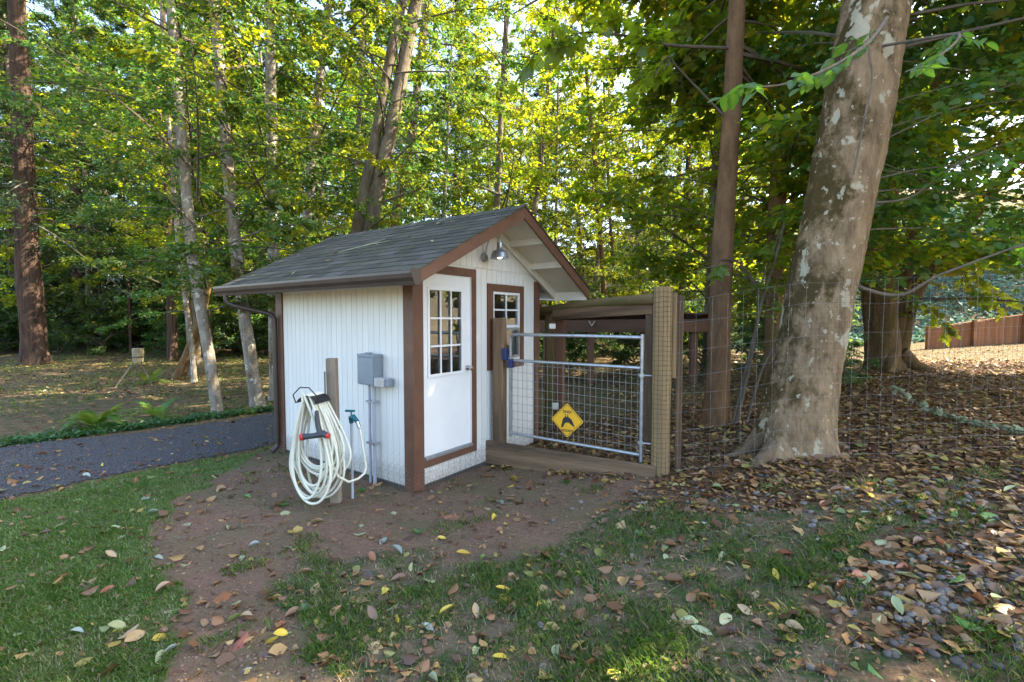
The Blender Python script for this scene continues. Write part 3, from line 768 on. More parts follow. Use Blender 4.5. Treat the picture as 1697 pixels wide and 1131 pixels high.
# riser pipe with teal valve behind the post
fz = empty('garden_tap', hp + Vector((.10, .10, 0)), 0, 'teal handled garden tap on a thin riser pipe beside the hose post', 'tap')
fb = hp + Vector((.10, .10, 0))
Geo().tube([fb + Vector((0, 0, -.08)), fb + Vector((0, 0, .8))], .014, 10).build('riser_pipe', 'pipe', fz, smooth=True)
Geo().tube([fb + Vector((0, 0, .80)), fb + Vector((0, 0, .86)), fb + Vector((.03, -.03, .875)), fb + Vector((.085, -.07, .83))], [.022, .028, .026, .022], 12).build('tap_body', 'teal', fz, smooth=True)
Geo().beam(fb + Vector((-.06, 0, .93)), fb + Vector((.04, -.01, .93)), .022, .02).tube([fb + Vector((0, 0, .86)), fb + Vector((0, 0, .93))], .008, 8).build('tap_handle', 'teal', fz)
Geo().tube([fb + Vector((.085, -.07, .83)), fb + Vector((.115, -.085, .77))], [.018, .02], 12).build('brass_coupling', 'chrome', fz, smooth=True)
hose = empty('garden_hose', HC, 0, 'cream garden hose hanging in long coils from the black hanger', 'hose')
g = Geo(); allp = []
NL = 15; hr = np.random.default_rng(3)
for i in range(NL):
    f = i / (NL - 1)
    wd = .13 + .15 * hr.random(); bot = .62 + .38 * hr.random()
    if i < 3: wd, bot = (.30, .25, .28)[i], (.80, .98, 1.0)[i]
    sh = hr.uniform(-.05, .05) + (.03); dep = (f - .5) * .20; sw_ = hr.uniform(-.03, .05); tw0 = hr.uniform(-.25, .25)
    for j in range(26):
        a = 2 * math.pi * j / 26
        zz = math.cos(a)
        k = (1 - zz) / 2                                  # 0 at the top, 1 at the bottom
        wloc = (.085 + (wd - .085) * min(1, k * 1.35))
        xx = math.sin(a + tw0 * k * (1 - k)) * wloc * (1.0 + .15 * k) + sh * k
        z = .06 - (bot + .06) * (k ** 1.0) + .0
        allp.append(HC + sdv * xx + ax * (dep + sw_ * k + j / 26 * .014) + Vector((0, 0, z)))
# smooth closed path through all coils, then down to the tap
def catmull(P, m):
    out = []
    for i in range(len(P) - 1):
        p0, p1, p2, p3 = P[max(i - 1, 0)], P[i], P[i + 1], P[min(i + 2, len(P) - 1)]
        for s in range(m):
            t = s / m
            out.append(.5 * ((2 * p1) + (p2 - p0) * t + (2 * p0 - 5 * p1 + 4 * p2 - p3) * t * t + (3 * p1 - p0 - 3 * p2 + p3) * t ** 3))
    out.append(P[-1]); return out
for p in allp: p.z = max(p.z, float(gz(p.x, p.y)) + .03)
allp += [HC + sdv * .25 + Vector((0, 0, -.75)), fb + Vector((.16, -.10, .30)), fb + Vector((.15, -.10, .55)), fb + Vector((.115, -.085, .76))]
g.tube(catmull(allp, 3), .0125, 8); g.build('hose', 'hose', hose, smooth=True)
nz = HC + sdv * .13 + ax * .14 + Vector((0, 0, -.13))
noz = Geo().tube([nz + Vector((0, 0, .05)), nz, nz + Vector((.01, 0, -.10)), nz + Vector((.03, -.01, -.16))], [.016, .022, .024, .028], 12).build('spray_nozzle', 'darkgrey', hose, smooth=True)
tz = nz + Vector((.03, -.01, -.17))
Geo().tube([tz - Vector((.16, 0, .03)), tz - Vector((.06, 0, .02)), tz + Vector((.03, 0, 0)), tz + Vector((.075, -.01, -.015))], [.030, .026, .034, .026], 12).build('nozzle_body', 'darkgrey', noz, local=False, smooth=True)
Geo().tube([tz - Vector((.185, 0, .035)), tz - Vector((.155, 0, .03))], [.033, .034], 14).build('nozzle_head', 'red', noz, smooth=True)
Geo().tube([tz + Vector((.07, -.012, -.015)), tz + Vector((.095, -.014, -.02))], [.028, .026], 14).build('nozzle_cap', 'red', noz, smooth=True)

# ------------------------------------------------------------------ gate, run, netting
G0 = Vector((-.343, 6.19, 0)); GD = Vector((.873, -.487, 0)).normalized(); GN = Vector((-.487, -.873, 0)).normalized()
def gl(s, z, o=0.0): return G0 + GD * s + GN * o + Vector((0, 0, z))
run = empty('chicken_run', gl(0, 0), 0, 'timber framed chicken run with logs and netted posts joined to the shed', 'chicken run')
timber('gate_post', gl(.21, -.1), gl(.21, 1.90), .15, .11, 'wood', run, up=tuple(GN))
roundwood('round_post', gl(2.245, -.1), gl(2.245, 2.23), .098, 'woodtan', run, 24, label='tan round post wrapped in black netting')
timber('side_post', gl(2.40, -.1, -.16), gl(2.40, 2.14, -.16), .06, .06, 'wood', run, up=tuple(GN))
timber('nailer_strip', gl(2.36, 1.25, -.05), gl(2.36, 2.17, -.05), .05, .022, 'woodtan', run, up=tuple(GN))
timber('kick_board', gl(-.02, .165, .09), gl(2.22, .155, .085), .045, .30, 'wood', run)
timber('back_kick_board', at(985, 708, 8.2), at(1075, 705, 7.3), .04, .28, 'wood', run)
# inner door frame
def post_at(name, px_, Yd, r, ztop, mat, rnd=True, wd=.09):
    p = at(px_, 527, Yd); b0 = Vector((p.x, p.y, float(gz(p.x, p.y)) - .1)); t0 = Vector((p.x, p.y, ztop))
    return roundwood(name, b0, t0, r, mat, run, 16) if rnd else timber(name, b0, t0, wd, wd * .6, mat, run, up=tuple(GN))
post_at('round_post', 911, 7.7, .075, 2.02, 'log')
post_at('door_post', 928.5, 7.45, .07, 1.99, 'woodred', False, .15)
post_at('door_post', 1077, 6.25, .06, 2.05, 'wood', False, .10)
timber('lintel', at(917, 522.5, 7.40), at(1080, 511, 6.2), .05, .155, 'wood', run)
roundwood('top_log', at(893, 516, 7.75), at(1086, 496, 6.15), .062, 'log', run, 16, r1=.075, bend=.02)
Geo().box((-.05, -.04, -.04), (.05, .04, .04)).build('junction_box', 'bracket', run, local=True, bevel=.006).location = at(915, 541, 7.28) - run.location
Geo().box((-.05, -.04, -.05), (.05, .04, .05)).build('junction_box', 'bracket', run, local=True, bevel=.006).location = at(920, 673, 7.28) - run.location
# open shelter behind the run
shel = empty('run_shelter', Vector(gp(980, 640)), 0, 'dark red timber shelter with steel corner brackets behind the chicken run', 'shelter')
SY = 11.0
timber('beam', at(885, 541, SY + 1.2), at(1185, 540, SY - .8), .07, .30, 'shelter', shel)
timber('beam', at(1110, 543, 9.4), at(1185, 541, 9.9), .06, .20, 'shelter', shel)
for px_, Yd in ((979, SY + .55), (905, SY + 1.1), (1150, SY - .5), (1070, SY)):
    p = at(px_, 527, Yd); timber('post', (p.x, p.y, float(gz(p.x, p.y)) - .1), (p.x, p.y, 1.72), .15, .13, 'shelter', shel)
g = Geo(); p0 = at(880, 500, SY + 1.2); p1 = at(1190, 500, SY - .9); bk = Vector((.4, 2.4, -.25))
for k in range(8):
    a0 = p0 + bk * (k / 8); a1 = p1 + bk * (k / 8); s_ = bk * (1 / 8 - .004)
    a0.z = 1.98 - .03 * k; a1.z = 1.98 - .03 * k
    Geo().prism([a0, a1, a1 + Vector((s_.x, s_.y, -.02)), a0 + Vector((s_.x, s_.y, -.02))], (0, 0, .03)).build('roof_board', 'shelter', shel)
for px_ in (980, 1035):
    c = at(px_, 537, SY + .4)
    Geo().beam(c + Vector((-.07, -.06, .07)), c + Vector((0, -.06, -.05)), .03, .012).beam(c + Vector((.07, -.063, .07)), c + Vector((0, -.063, -.05)), .03, .012).build('corner_bracket', 'bracket', shel)
# hex netting panel between the shed and the gate post and above the gate
g = Geo()
hexwire(g, gl(-.02, .0, -.01), GD, (0, 0, 1), .22, 1.92, .045, .0009)
g.build('chicken_wire', 'netblack', run)['kind'] = 'stuff'
g = Geo(); a0 = at(930, 560, 7.35); a1 = at(1074, 560, 6.2); dv = a1 - a0; dv.z = 0
a0.z = 1.55; hexwire(g, a0, dv.normalized(), (0, 0, 1), dv.length, .42, .05, .0012)
g.build('chicken_wire', 'netblack', run)['kind'] = 'stuff'
# square black net wrapped round the post
g = Geo(); pc = gl(2.245, 0); pr = .104
for z in np.arange(.30, 2.22, .052):
    g.tube([pc + Vector((pr * math.cos(a), pr * math.sin(a), z + .004 * math.sin(3 * a + z * 9))) for a in np.linspace(0, 2 * math.pi, 17)[:-1]], .0016, 4, closed=True)
for a in np.linspace(0, 2 * math.pi, 15)[:-1]:
    g.tube([pc + Vector((pr * math.cos(a + .02 * math.sin(5 * z)), pr * math.sin(a + .02 * math.sin(5 * z)), z)) for z in np.linspace(.2, 2.22, 12)], .0016, 4)
g.build('post_netting', 'netblack', run)['kind'] = 'stuff'

gate = empty('gate', gl(.36, 0), 0, 'galvanised tube gate with welded wire mesh between two wooden posts', 'gate')
zs = lambda s, z: z - .02 * (s - .36)
gp0, gp1 = .372, 2.035
Geo().tube([gl(gp0, .38), gl(gp0, 1.64), gl(gp0 + .015, 1.675), gl(gp0 + .05, 1.69), gl(1.2, 1.688), gl(gp1, 1.682)], .021, 12).build('top_rail', 'galv', gate, smooth=True)
Geo().tube([gl(gp1, .30), gl(gp1, 1.72)], .023, 12).build('stile', 'galv', gate, smooth=True)
Geo().tube([gl(gp0 + .02, 1.362), gl(gp1 - .02, 1.345)], .019, 12).build('middle_rail', 'galv', gate, smooth=True)
Geo().tube([gl(gp0 + .0, .43), gl(gp1 - .02, .375)], .019, 12).build('bottom_rail', 'galv', gate, smooth=True)
mesh_parts = 0
for k, s in enumerate(np.linspace(gp0 + .045, gp1 - .04, 24)):
    Geo().tube([gl(s, .41 - .033 * (s - gp0), .021), gl(s + random.uniform(-.004, .004), 1.365 - .01 * (s - gp0), .021)], .0021, 6).build('mesh_wire', 'wire', gate)
for z in np.linspace(.50, 1.30, 9):
    Geo().tube([gl(gp0, z + .02, .024), gl(1.2, z, .024), gl(gp1, z - .03, .024)], .0021, 6).build('mesh_wire', 'wire', gate)
lt = Geo().box((-.045, -.035, -.075), (.02, .035, .075)).build('latch', 'blue', gate, local=True, bevel=.006); lt.location = gl(.325, 1.44, .04) - gate.location; lt.rotation_euler = (0, 0, math.atan2(GD.y, GD.x))
lt = Geo().box((-.035, -.04, -.06), (.035, .04, .05)).build('latch', 'blue', gate, local=True, bevel=.006); lt.location = gl(.385, 1.33, .02) - gate.location; lt.rotation_euler = (0, 0, math.atan2(GD.y, GD.x))
for z in (1.27, .52):
    Geo().tube([gl(gp1 - .03, z, .028), gl(gp1 + .06, z, .028), gl(gp1 + .13, z, .01)], .009, 8).box(*[tuple(min(a, b) for a, b in zip(gl(gp1 - .03, z - .02, .02), gl(gp1 + .03, z + .02, .03))), tuple(max(a, b) for a, b in zip(gl(gp1 - .03, z - .02, .02), gl(gp1 + .03, z + .02, .03)))]).build('hinge', 'galv', gate)

# sign hung upside down on the mesh
d = ray(940, 697); den = d.dot(np.array(GN)); ts = (np.array(G0 + GN * .032) - np.array([0, 0, CAM_H])).dot(np.array(GN)) / den
spos = Vector(d * ts + np.array([0, 0, CAM_H]))
sign = empty('crossing_sign', spos, math.atan2(GD.y, GD.x), 'yellow diamond chicken crossing sign hung upside down on the gate mesh', 'sign')
# local frame: x along the gate, -y towards the viewer
def diamond(hw, cr, y):
    pts = []
    for k in range(4):
        a = k * math.pi / 2; c = Vector((math.cos(a), 0, math.sin(a))) * (hw - cr * 1.414)
        for j in range(-3, 4):
            b_ = a + j * math.pi / 12; pts.append((c.x + cr * math.cos(b_), y, c.z + cr * math.sin(b_)))
    return pts
HW = .208
Geo().prism(diamond(HW, .018, -.002), (0, .003, 0)).build('sign_panel', 'signy', sign, local=True)
ring_o, ring_i = diamond(HW * .925, .016, -.0028), diamond(HW * .895, .014, -.0028)
n = len(ring_o); Geo().add(ring_o + ring_i, [(i, (i + 1) % n, n + (i + 1) % n, n + i) for i in range(n)]).build('sign_border', 'signk', sign, local=True)
hen = [(-.075, .095), (-.062, .105), (-.048, .092), (-.030, .052), (-.010, .038), (.022, .036), (.035, .048), (.062, .066), (.095, .088), (.086, .06), (.072, .03), (.058, 0), (.040, -.018), (.016, -.030), (.012, -.05), (.004, -.05), (.0, -.032), (-.012, -.032), (-.018, -.05), (-.026, -.05), (-.026, -.028), (-.048, -.012), (-.058, .012), (-.064, .05), (-.072, .072)]
fl = lambda q: [(-x * -1 if False else x, -.0029, -z) for x, z in q]
hen_v = [(x * 1.04, -.0029, -z + .010) for x, z in hen]
Geo().add(hen_v, [tuple(range(len(hen_v)))]).build('hen_silhouette', 'signk', sign, local=True)
for x in (.008, -.022):
    Geo().add([(x - .003, -.0029, .045), (x + .003, -.0029, .045), (x + .003, -.0029, .068), (x - .003, -.0029, .068)], [(0, 1, 2, 3)]).add([(x - .016, -.0029, .074), (x - .013, -.0029, .078), (x + .002, -.0029, .070), (x - .001, -.0029, .066)], [(0, 1, 2, 3)]).build('hen_leg', 'signk', sign, local=True)
def lettering(txt, size, zc):
    cu = bpy.data.curves.new('lettering', 'FONT'); cu.body = txt; cu.size = size; cu.align_x = 'CENTER'; cu.align_y = 'CENTER'; cu.offset = .0014
    tmp = bpy.data.objects.new('tmp_text', cu); COL.objects.link(tmp)
    bpy.context.view_layer.update()
    me_ = bpy.data.meshes.new_from_object(tmp.evaluated_get(bpy.context.evaluated_depsgraph_get()))
    bpy.data.objects.remove(tmp); me_.name = 'lettering'
    for v_ in me_.vertices: x, y_ = v_.co.x, v_.co.y; v_.co = (-x, -.0029, -y_)      # turned by 180 degrees
    me_.materials.clear(); me_.materials.append(MAT['signk'])
    o_ = link('lettering', me_, sign); o_.location = (0, 0, zc); return o_
lettering('XING', .046, .105); lettering('CHICKEN', .037, -.122)

# wire field fence to the right
fc = empty('wire_fence', Vector((1.75, 5.05, float(gz(1.75, 5.05)))), 0, 'thin wire mesh fence running right from the netted post past the big tree', 'fence')
fx = np.linspace(1.72, 6.6, 60); fy = 5.02 - .10 * np.sin((fx - 1.7) / 4.9 * math.pi) + .02 * np.sin(fx * 5)
fgz = np.maximum(gz(fx, fy), gz(fx, fy))
HTS = [.03, .16, .31, .47, .65, .85, 1.05, 1.3, 1.62, 1.85]
for h in HTS:
    Geo().tube([(x, y, z + h + .012 * math.sin(x * 4 + h * 9)) for x, y, z in zip(fx, fy, fgz)], .0009, 4, caps=False).build('line_wire', 'wire', fc)
for x in np.arange(1.78, 6.6, .16):
    y = np.interp(x, fx, fy); z = float(gz(x, y)); b = random.uniform(-.02, .02)
    Geo().tube([(x, y, z), (x + b, y + .01, z + .6), (x, y, z + 1.3), (x + b * .5, y, z + 1.85)], .0009, 4, caps=False).build('stay_wire', 'wire', fc)
g = Geo()
for h in np.arange(.9, 1.95, .052): g.tube([(x, y + .012, z + h + .01 * math.sin(x * 6 + h * 4)) for x, y, z in zip(fx[::2], fy[::2], fgz[::2])], .0008, 3, caps=False)
for x in np.arange(1.75, 6.6, .055):
    y = np.interp(x, fx, fy) + .012; z = float(gz(x, y)); g.tube([(x, y, z + .88), (x + random.uniform(-.01, .01), y, z + 1.4), (x, y, z + 1.95)], .0008, 3, caps=False)
hexwire(g, (1.72, 5.06, .22), (1, .0, .12), (0, 0, 1), 1.5, .45, .045, .0009)
g.build('net', 'netblack', fc)['kind'] = 'stuff'

# ------------------------------------------------------------------ board fence at far right
def fence_pt(px_, Yd): p = at(px_, 527, Yd); return Vector((p.x, p.y, float(gz(p.x, p.y))))
bf = empty('board_fence', fence_pt(1540, 22), 0, 'reddish brown wooden board fence climbing the slope at far right', 'fence')
fa, fb_ = fence_pt(1537, 22.0), fence_pt(1800, 21.0)
zlo, zhi = at(1537, 591, 22).z, at(1800, 556, 21).z
nb_ = 56
for i in range(nb_):
    f = i / nb_; p = fa.lerp(fb_, f); q = fa.lerp(fb_, (i + .94) / nb_); z = zlo + (zhi - zlo) * f
    Geo().prism([(p.x, p.y, z), (q.x, q.y, z), (q.x, q.y, z + 1.27), (p.x, p.y, z + 1.27)], (0, .02, 0)).build('board', 'fence', bf)
for f in (0, .30, .62, .95):
    p = fa.lerp(fb_, f); z = zlo + (zhi - zlo) * f
    timber('post', (p.x, p.y - .06, z - .3), (p.x, p.y - .06, z + 1.40), .13, .13, 'fence', bf)
timber('top_rail', fa + Vector((0, 0, zlo + 1.31 - fa.z)), fb_ + Vector((0, 0, zhi + 1.31 - fb_.z)), .12, .04, 'fence', bf)

# ------------------------------------------------------------------ trees
def leaves_mesh(name, C_, D, N_, Ln, mat, wr=.62, hexa=False, rnd=None):
    n_ = len(C_)
    S = unit(np.cross(N_, D)); Nn = np.cross(D, S)
    Ln = Ln[:, None]; W = Ln * wr * .5
    base = C_; tip = C_ + D * Ln - Nn * Ln * .12
    if hexa:
        ps = [base, C_ + D * Ln * .28 + S * W * .92 + Nn * Ln * .05, C_ + D * Ln * .66 + S * W * .80, tip, C_ + D * Ln * .66 - S * W * .80, C_ + D * Ln * .28 - S * W * .92 + Nn * Ln * .05]
        k = 6
    else:
        ps = [base, C_ + D * Ln * .45 + S * W + Nn * Ln * .06, tip, C_ + D * Ln * .45 - S * W + Nn * Ln * .06]; k = 4
    V_ = np.stack(ps, 1).reshape(-1, 3); F_ = np.arange(n_ * k).reshape(n_, k)
    r_ = rng.random(n_) if rnd is None else rnd
    return npmesh(name, V_, F_, mat, np.repeat(r_, k))

def maple_outline():
    P = [(0, 0)]
    half = [(.10, .04), (.30, -.06), (.34, .06), (.46, .10), (.36, .22), (.30, .26), (.44, .40), (.56, .52), (.44, .56), (.34, .52), (.20, .46), (.20, .62), (.24, .74), (.12, .80), (0, 1.0)]
    return [(0, 0)] + half, half

def maple_leaves_mesh(name, C_, D, N_, Ln, mat, rnd=None):
    half = [(.12, .02), (.36, -.04), (.30, .14), (.56, .40), (.26, .44), (.20, .70)]
    out = [(0, .02)] + half + [(0, 1.0)] + [(-x, y) for x, y in half[::-1]]
    out = np.array(out); k = len(out); n_ = len(C_)
    S = unit(np.cross(N_, D)); Nn = np.cross(D, S); L1 = Ln[:, None]
    V_ = np.stack([C_ + D * L1 * y + S * L1 * x - Nn * L1 * (.18 * y * y + .35 * x * x) for x, y in out], 1)
    ctr = (C_ + D * L1 * .32)[:, None, :]
    V_ = np.concatenate([ctr, V_], 1).reshape(-1, 3)
    T = np.array([(0, 1 + i, 1 + (i + 1) % k) for i in range(k)])
    F_ = (np.arange(n_)[:, None, None] * (k + 1) + T[None]).reshape(-1, 3)
    r_ = rng.random(n_) if rnd is None else rnd
    return npmesh(name, V_, F_, mat, np.repeat(r_, k + 1))

def crown(rs, axis, z0, z1, Rr, nb, twigs, lpt, leaf, droop=.25, rise=(-.1, .55), prof=None, r0=.05, azr=None, spread=1.0, flat=.55, smin=.2):
    """limbs and leaf frames of one crown; axis(z) gives the trunk's centre at height z"""
    G = Geo(); Cs, Ds, Ns = [], [], []
    for i in range(nb):
        t = (i + rs.random()) / nb; z = z0 + (z1 - z0) * t
        b = np.array(axis(z), float); az = i * 2.39996 + rs.normal(0, .35)
        if azr is not None: az = rs.uniform(*azr)
        L = Rr * (prof(t) if prof else (1 - .65 * t)) * rs.uniform(.55, 1.2)
        dh = np.array([math.cos(az), math.sin(az), 0]); ri = rs.uniform(*rise)
        sd_ = np.array([-dh[1], dh[0], 0]); bend = rs.normal(0, .15)
        s = np.linspace(0, 1, 7)
        pts = b + dh * (L * s)[:, None] + sd_ * (bend * L * s ** 2)[:, None] + np.array([0, 0, 1]) * (L * (ri * s - droop * s ** 2))[:, None]
        rb = r0 * (.5 + .6 * (1 - t)) * (L / Rr + .3)
        G.tube([Vector(p) for p in pts], [max(.004, rb * (1 - .9 * q)) for q in s], 5, caps=False)
        st = smin + (1 - smin) * rs.random(twigs) ** .8
        ix = st * 6; i0 = np.minimum(ix.astype(int), 5); fr_ = (ix - i0)[:, None]
        tb = pts[i0] * (1 - fr_) + pts[i0 + 1] * fr_
        ta = az + np.where(rs.random(twigs) < .5, 1, -1) * rs.uniform(.15, 1.35, twigs)
        tl = L * rs.uniform(.14, .34, twigs) * (1.25 - .6 * st) * spread
        td = np.stack([np.cos(ta), np.sin(ta), rs.normal(.02, .25, twigs)], 1)
        u = rs.random((twigs, lpt, 1)) ** .75
        c = tb[:, None] + td[:, None] * tl[:, None, None] * u + np.array([0, 0, -1]) * (.18 * tl[:, None, None] * u ** 2) + rs.normal(0, leaf * .45, (twigs, lpt, 3))
        la = ta[:, None] + rs.normal(0, .9, (twigs, lpt))
        dd = np.stack([np.cos(la), np.sin(la), rs.normal(-.3, .35, (twigs, lpt))], 2)
        nn = np.stack([rs.normal(0, flat, (twigs, lpt)), rs.normal(0, flat, (twigs, lpt)), np.ones((twigs, lpt))], 2)
        Cs.append(c.reshape(-1, 3)); Ds.append(dd.reshape(-1, 3)); Ns.append(nn.reshape(-1, 3))
    C_, D_, N_ = np.concatenate(Cs), unit(np.concatenate(Ds)), np.concatenate(Ns)
    N_ = unit(N_ - D_ * (N_ * D_).sum(1, keepdims=True))
    return G, C_, D_, N_, leaf * rs.uniform(.55, 1.0, len(C_)) * (1 + .6 * (rs.random(len(C_)) < .3))

def trunk_geo(path, radii, n=14, rough=.07, seed=0, rings=26, flare=0.0, flare_h=.6, fine=0.0):
    P = [Vector(p) for p in path]; Q = catmull(P, max(2, rings // (len(P) - 1)))
    k = len(Q); rr = np.interp(np.linspace(0, 1, k), np.linspace(0, 1, len(radii)), radii)
    rs = np.random.default_rng(seed); ph = rs.uniform(0, 6, 6); nl = rs.integers(4, 7)
    vs = []
    for i, p in enumerate(Q):
        tg = (Q[min(i + 1, k - 1)] - Q[max(i - 1, 0)]).normalized()
        u = Vector((1, 0, 0)); u = (u - tg * u.dot(tg)).normalized(); b = tg.cross(u)
        h = (p.z - Q[0].z)
        for j in range(n):
            a = 2 * math.pi * j / n
            q = rr[i] * (1 + rough * (math.sin(2 * a + ph[0] + h * .8) * .6 + math.sin(3 * a + ph[1] - h * 1.3) * .5 + .5 * math.sin(5 * a + ph[2] + h * 2.1) + .35 * math.sin(h * 5.3 + ph[3] + a)))
            if flare: q *= 1 + flare * math.exp(-max(h, 0) / flare_h * 2.2) * (.55 + .45 * math.sin(nl * a + ph[4] + .6 * math.sin(2 * a))) 
            if fine: q += fine * (mnoise.fractal(Vector((math.cos(a) * 2.6, math.sin(a) * 2.6, h * 2.2)), 1.0, 2.1, 6) + .5 * mnoise.noise(Vector((math.cos(a) * 9, math.sin(a) * 9, h * 14))))
            vs.append(p + (u * math.cos(a) + b * math.sin(a)) * q)
    fs = [(i * n + j, i * n + (j + 1) % n, (i + 1) * n + (j + 1) % n, (i + 1) * n + j) for i in range(k - 1) for j in range(n)]
    return Geo().add(vs, fs), Q

def axis_of(Q):
    zz = np.array([q.z for q in Q]); xx = np.array([q.x for q in Q]); yy = np.array([q.y for q in Q])
    o = np.argsort(zz)
    return lambda z: (np.interp(z, zz[o], xx[o]), np.interp(z, zz[o], yy[o]), z)

# crown prototypes (their meshes are shared by many trees)
PROTO = {}
def proto(key, seed, H, z0, Rr, nb, twigs, lpt, leaf, mat, wr=.62, hexa=False, **kw):
    rs = np.random.default_rng(seed)
    G, C_, D_, N_, Ln = crown(rs, lambda z: (0, 0, z), z0, H, Rr, nb, twigs, lpt, leaf, **kw)
    ml = leaves_mesh('crown', C_, D_, N_, Ln, mat, wr, hexa)
    mb = bpy.data.meshes.new('limbs'); mb.from_pydata(G.v, [], G.f); mb.materials.append(MAT['limb'])
    PROTO[key] = (ml, mb)
pr_tall = lambda t: .55 + .75 * math.sin(math.pi * min(1, t * .85 + .12)) * (1 - .35 * t)
for k in range(4):
    proto(f'alder{k}', 20 + k, 17.5, 2.3, 2.9, 60 if k < 2 else 52, 12 if k < 2 else 10, 36, .108, 'leaf' if k < 2 else 'leafsun', prof=pr_tall, rise=(-.05, .9), flat=.62, smin=.06, r0=.022, spread=.95)  # first two denser with shade-darkened leaves, the rest with sunlit-coloured leaves
for k in range(2):
    proto(f'broad{k}', 40 + k, 15, 1.4, 4.2, 56, 11, 36, .145, 'leafmaple', wr=.85, prof=pr_tall, rise=(-.1, .8), flat=.62, smin=.06, r0=.024, spread=1.0)
for k in range(2):
    proto(f'high{k}', 46 + k, 15, 4.0, 4.6, 54, 15, 28, .14, 'leafmaple', wr=.85, prof=pr_tall, rise=(.0, .8), flat=.8, smin=.06, r0=.020, spread=1.25)
for k in range(2):
    proto(f'fir{k}', 50 + k, 22, 4.2, 3.4, 100, 20, 30, .15, 'needle', wr=.26, r0=.022, prof=lambda t: 1.15 * (1 - t) + .12, droop=.35, rise=(-.25, .15), flat=.35)
for k in range(3):
    proto(f'shrub{k}', 60 + k, 1.5, .08, 1.1, 26, 9, 20, .075, 'shrubleaf', prof=lambda t: 1 - .5 * t, rise=(.1, 1.2), r0=.02, smin=.1)

TREES = []
def crown_from(key, root, top, scale, rz, lean=None):
    ml, mb = PROTO[key]
    for nm, me_ in (('limbs', mb), ('crown', ml)):
        o = link(nm, me_, root)
        q = Quaternion((0, 0, 1), rz)
        if lean is not None: q = Vector((0, 0, 1)).rotation_difference(lean) @ q
        o.matrix_basis = Matrix.LocRotScale(None, q, Vector((scale, scale, scale)))
        if nm == 'crown' and key.startswith('broad') and root.location.x < -3:
            o.material_slots[0].link = 'OBJECT'; o.material_slots[0].material = MAT['leaf']  # maples on the left take the darker leaf colour as painted shade

def tree(name, label, pxs, Yd, dia, mat, ckey, cscale=1.0, cat='tree', group=None, top=15, extra=None, taper=.45, Yt=None, n=14, flare=.5, shift=0):
    """pxs: bearings of the trunk from its foot upwards, all about Yd metres away"""
    Yt = Yd if Yt is None else Yt
    m_ = len(pxs)
    P = [at(px_, py_, Yd + (Yt - Yd) * i / max(1, m_ - 1)) for i, (px_, py_) in enumerate(pxs)]
    b = P[0]; gzb = float(gz(b.x, b.y))
    if b.z > gzb + .05:                                   # foot hidden: carry the trunk down to the soil
        d_ = (P[0] - P[1]); d_ = d_ / max(.3, abs(d_.z)); f_ = P[0] + d_ * (b.z - gzb)
        P.insert(0, Vector((P[0].x * .5 + f_.x * .5, f_.y, float(gz(f_.x, f_.y)))))
    else: P[0].z = gzb
    d_ = P[-1] - P[-2]; d_ = d_ / d_.z
    if P[-1].z < top: 
        for q in (.5, 1.0): P.append(P[-1 if q == .5 else -1] + d_ * (top - P[-1].z) * (q if q == .5 else 1))
    base = P[0].copy(); P[0] = P[0] - Vector((0, 0, .12))
    root = empty(name, base, 0, label, cat, group)
    hs = [p.z - base.z for p in P]
    rad = [max(.02, dia / 2 * (1 - taper * max(0, h) / max(top, 1) * 1.3)) for h in hs]
    zz = np.linspace(0, 1, len(rad))
    G, Q = trunk_geo(P, rad, n, seed=len(TREES), flare=flare, flare_h=.35 + dia * .6)
    G.build('trunk', mat, root, smooth=True)
    if ckey:
        ln = (P[-1] - P[0]).normalized()
        crown_from(ckey, root, top, cscale, random.uniform(0, 6.28), ln)
    TREES.append(root)
    return root, Q

tree('fir_tree', 'massive reddish fir trunk standing in the sunlit clearing at far left', [(60, 603), (54, 540), (45, 400), (40, 280), (33, 120)], 19.5, .84, 'bark_fir', 'fir0', 1.15, 'fir tree', top=24, n=20, flare=.6)
tree('alder_tree', 'slim leaning alder with white patches at the drive edge, leftmost of three', [(362, 686), (345, 580), (320, 430), (303, 250), (285, 30)], 9.3, .215, 'bark_alder', 'alder0', .85, top=14)
tree('alder_tree', 'leaning alder with orange moss, middle of three beside the drive', [(428, 674), (409, 550), (393, 430), (374, 230), (362, 90)], 10.0, .27, 'bark_alder', 'alder1', .9, top=15)
tree('alder_tree', 'straight pale grey alder trunk nearest the shed eave', [(458, 660), (453, 420), (450, 200), (446, 0)], 11.0, .29, 'bark_alder', 'alder2', .95, top=16)
tree('alder_tree', 'slender alder leaning right just behind the roof end with orange moss', [(489, 560), (500, 430), (513, 330), (525, 170), (548, 0)], 13.5, .30, 'bark_alder', 'alder3', 1.0, top=17)
r6, q6 = tree('twin_alder', 'twin stemmed alder leaning right above the shed roof', [(560, 560), (588, 400), (618, 250), (648, 90), (668, 0)], 12.5, .35, 'bark_far', 'alder0', 1.0, top=17)
P = [at(585, 560, 12.6), at(612, 390, 12.6), at(640, 250, 12.6), at(668, 110, 12.7), at(694, -20, 12.8), at(720, -200, 12.9)]; P[0].z = float(gz(P[0].x, P[0].y)) - .1
trunk_geo(P, [.22, .20, .19, .17, .14, .08], 14, seed=77, flare=.4)[0].build('trunk', 'bark_far', r6, smooth=True)
tree('alder_tree', 'mid distance alder seen between the twin stems and the roof ridge', [(648, 400), (668, 300), (683, 220), (694, 120), (708, 10)], 17.5, .42, 'bark_far', 'alder1', 1.15, top=19)
tree('alder_tree', 'straight thin alder rising behind the roof ridge', [(822, 400), (824, 330), (830, 200), (838, 60)], 16.5, .27, 'bark_far', 'alder2', 1.05, top=18)
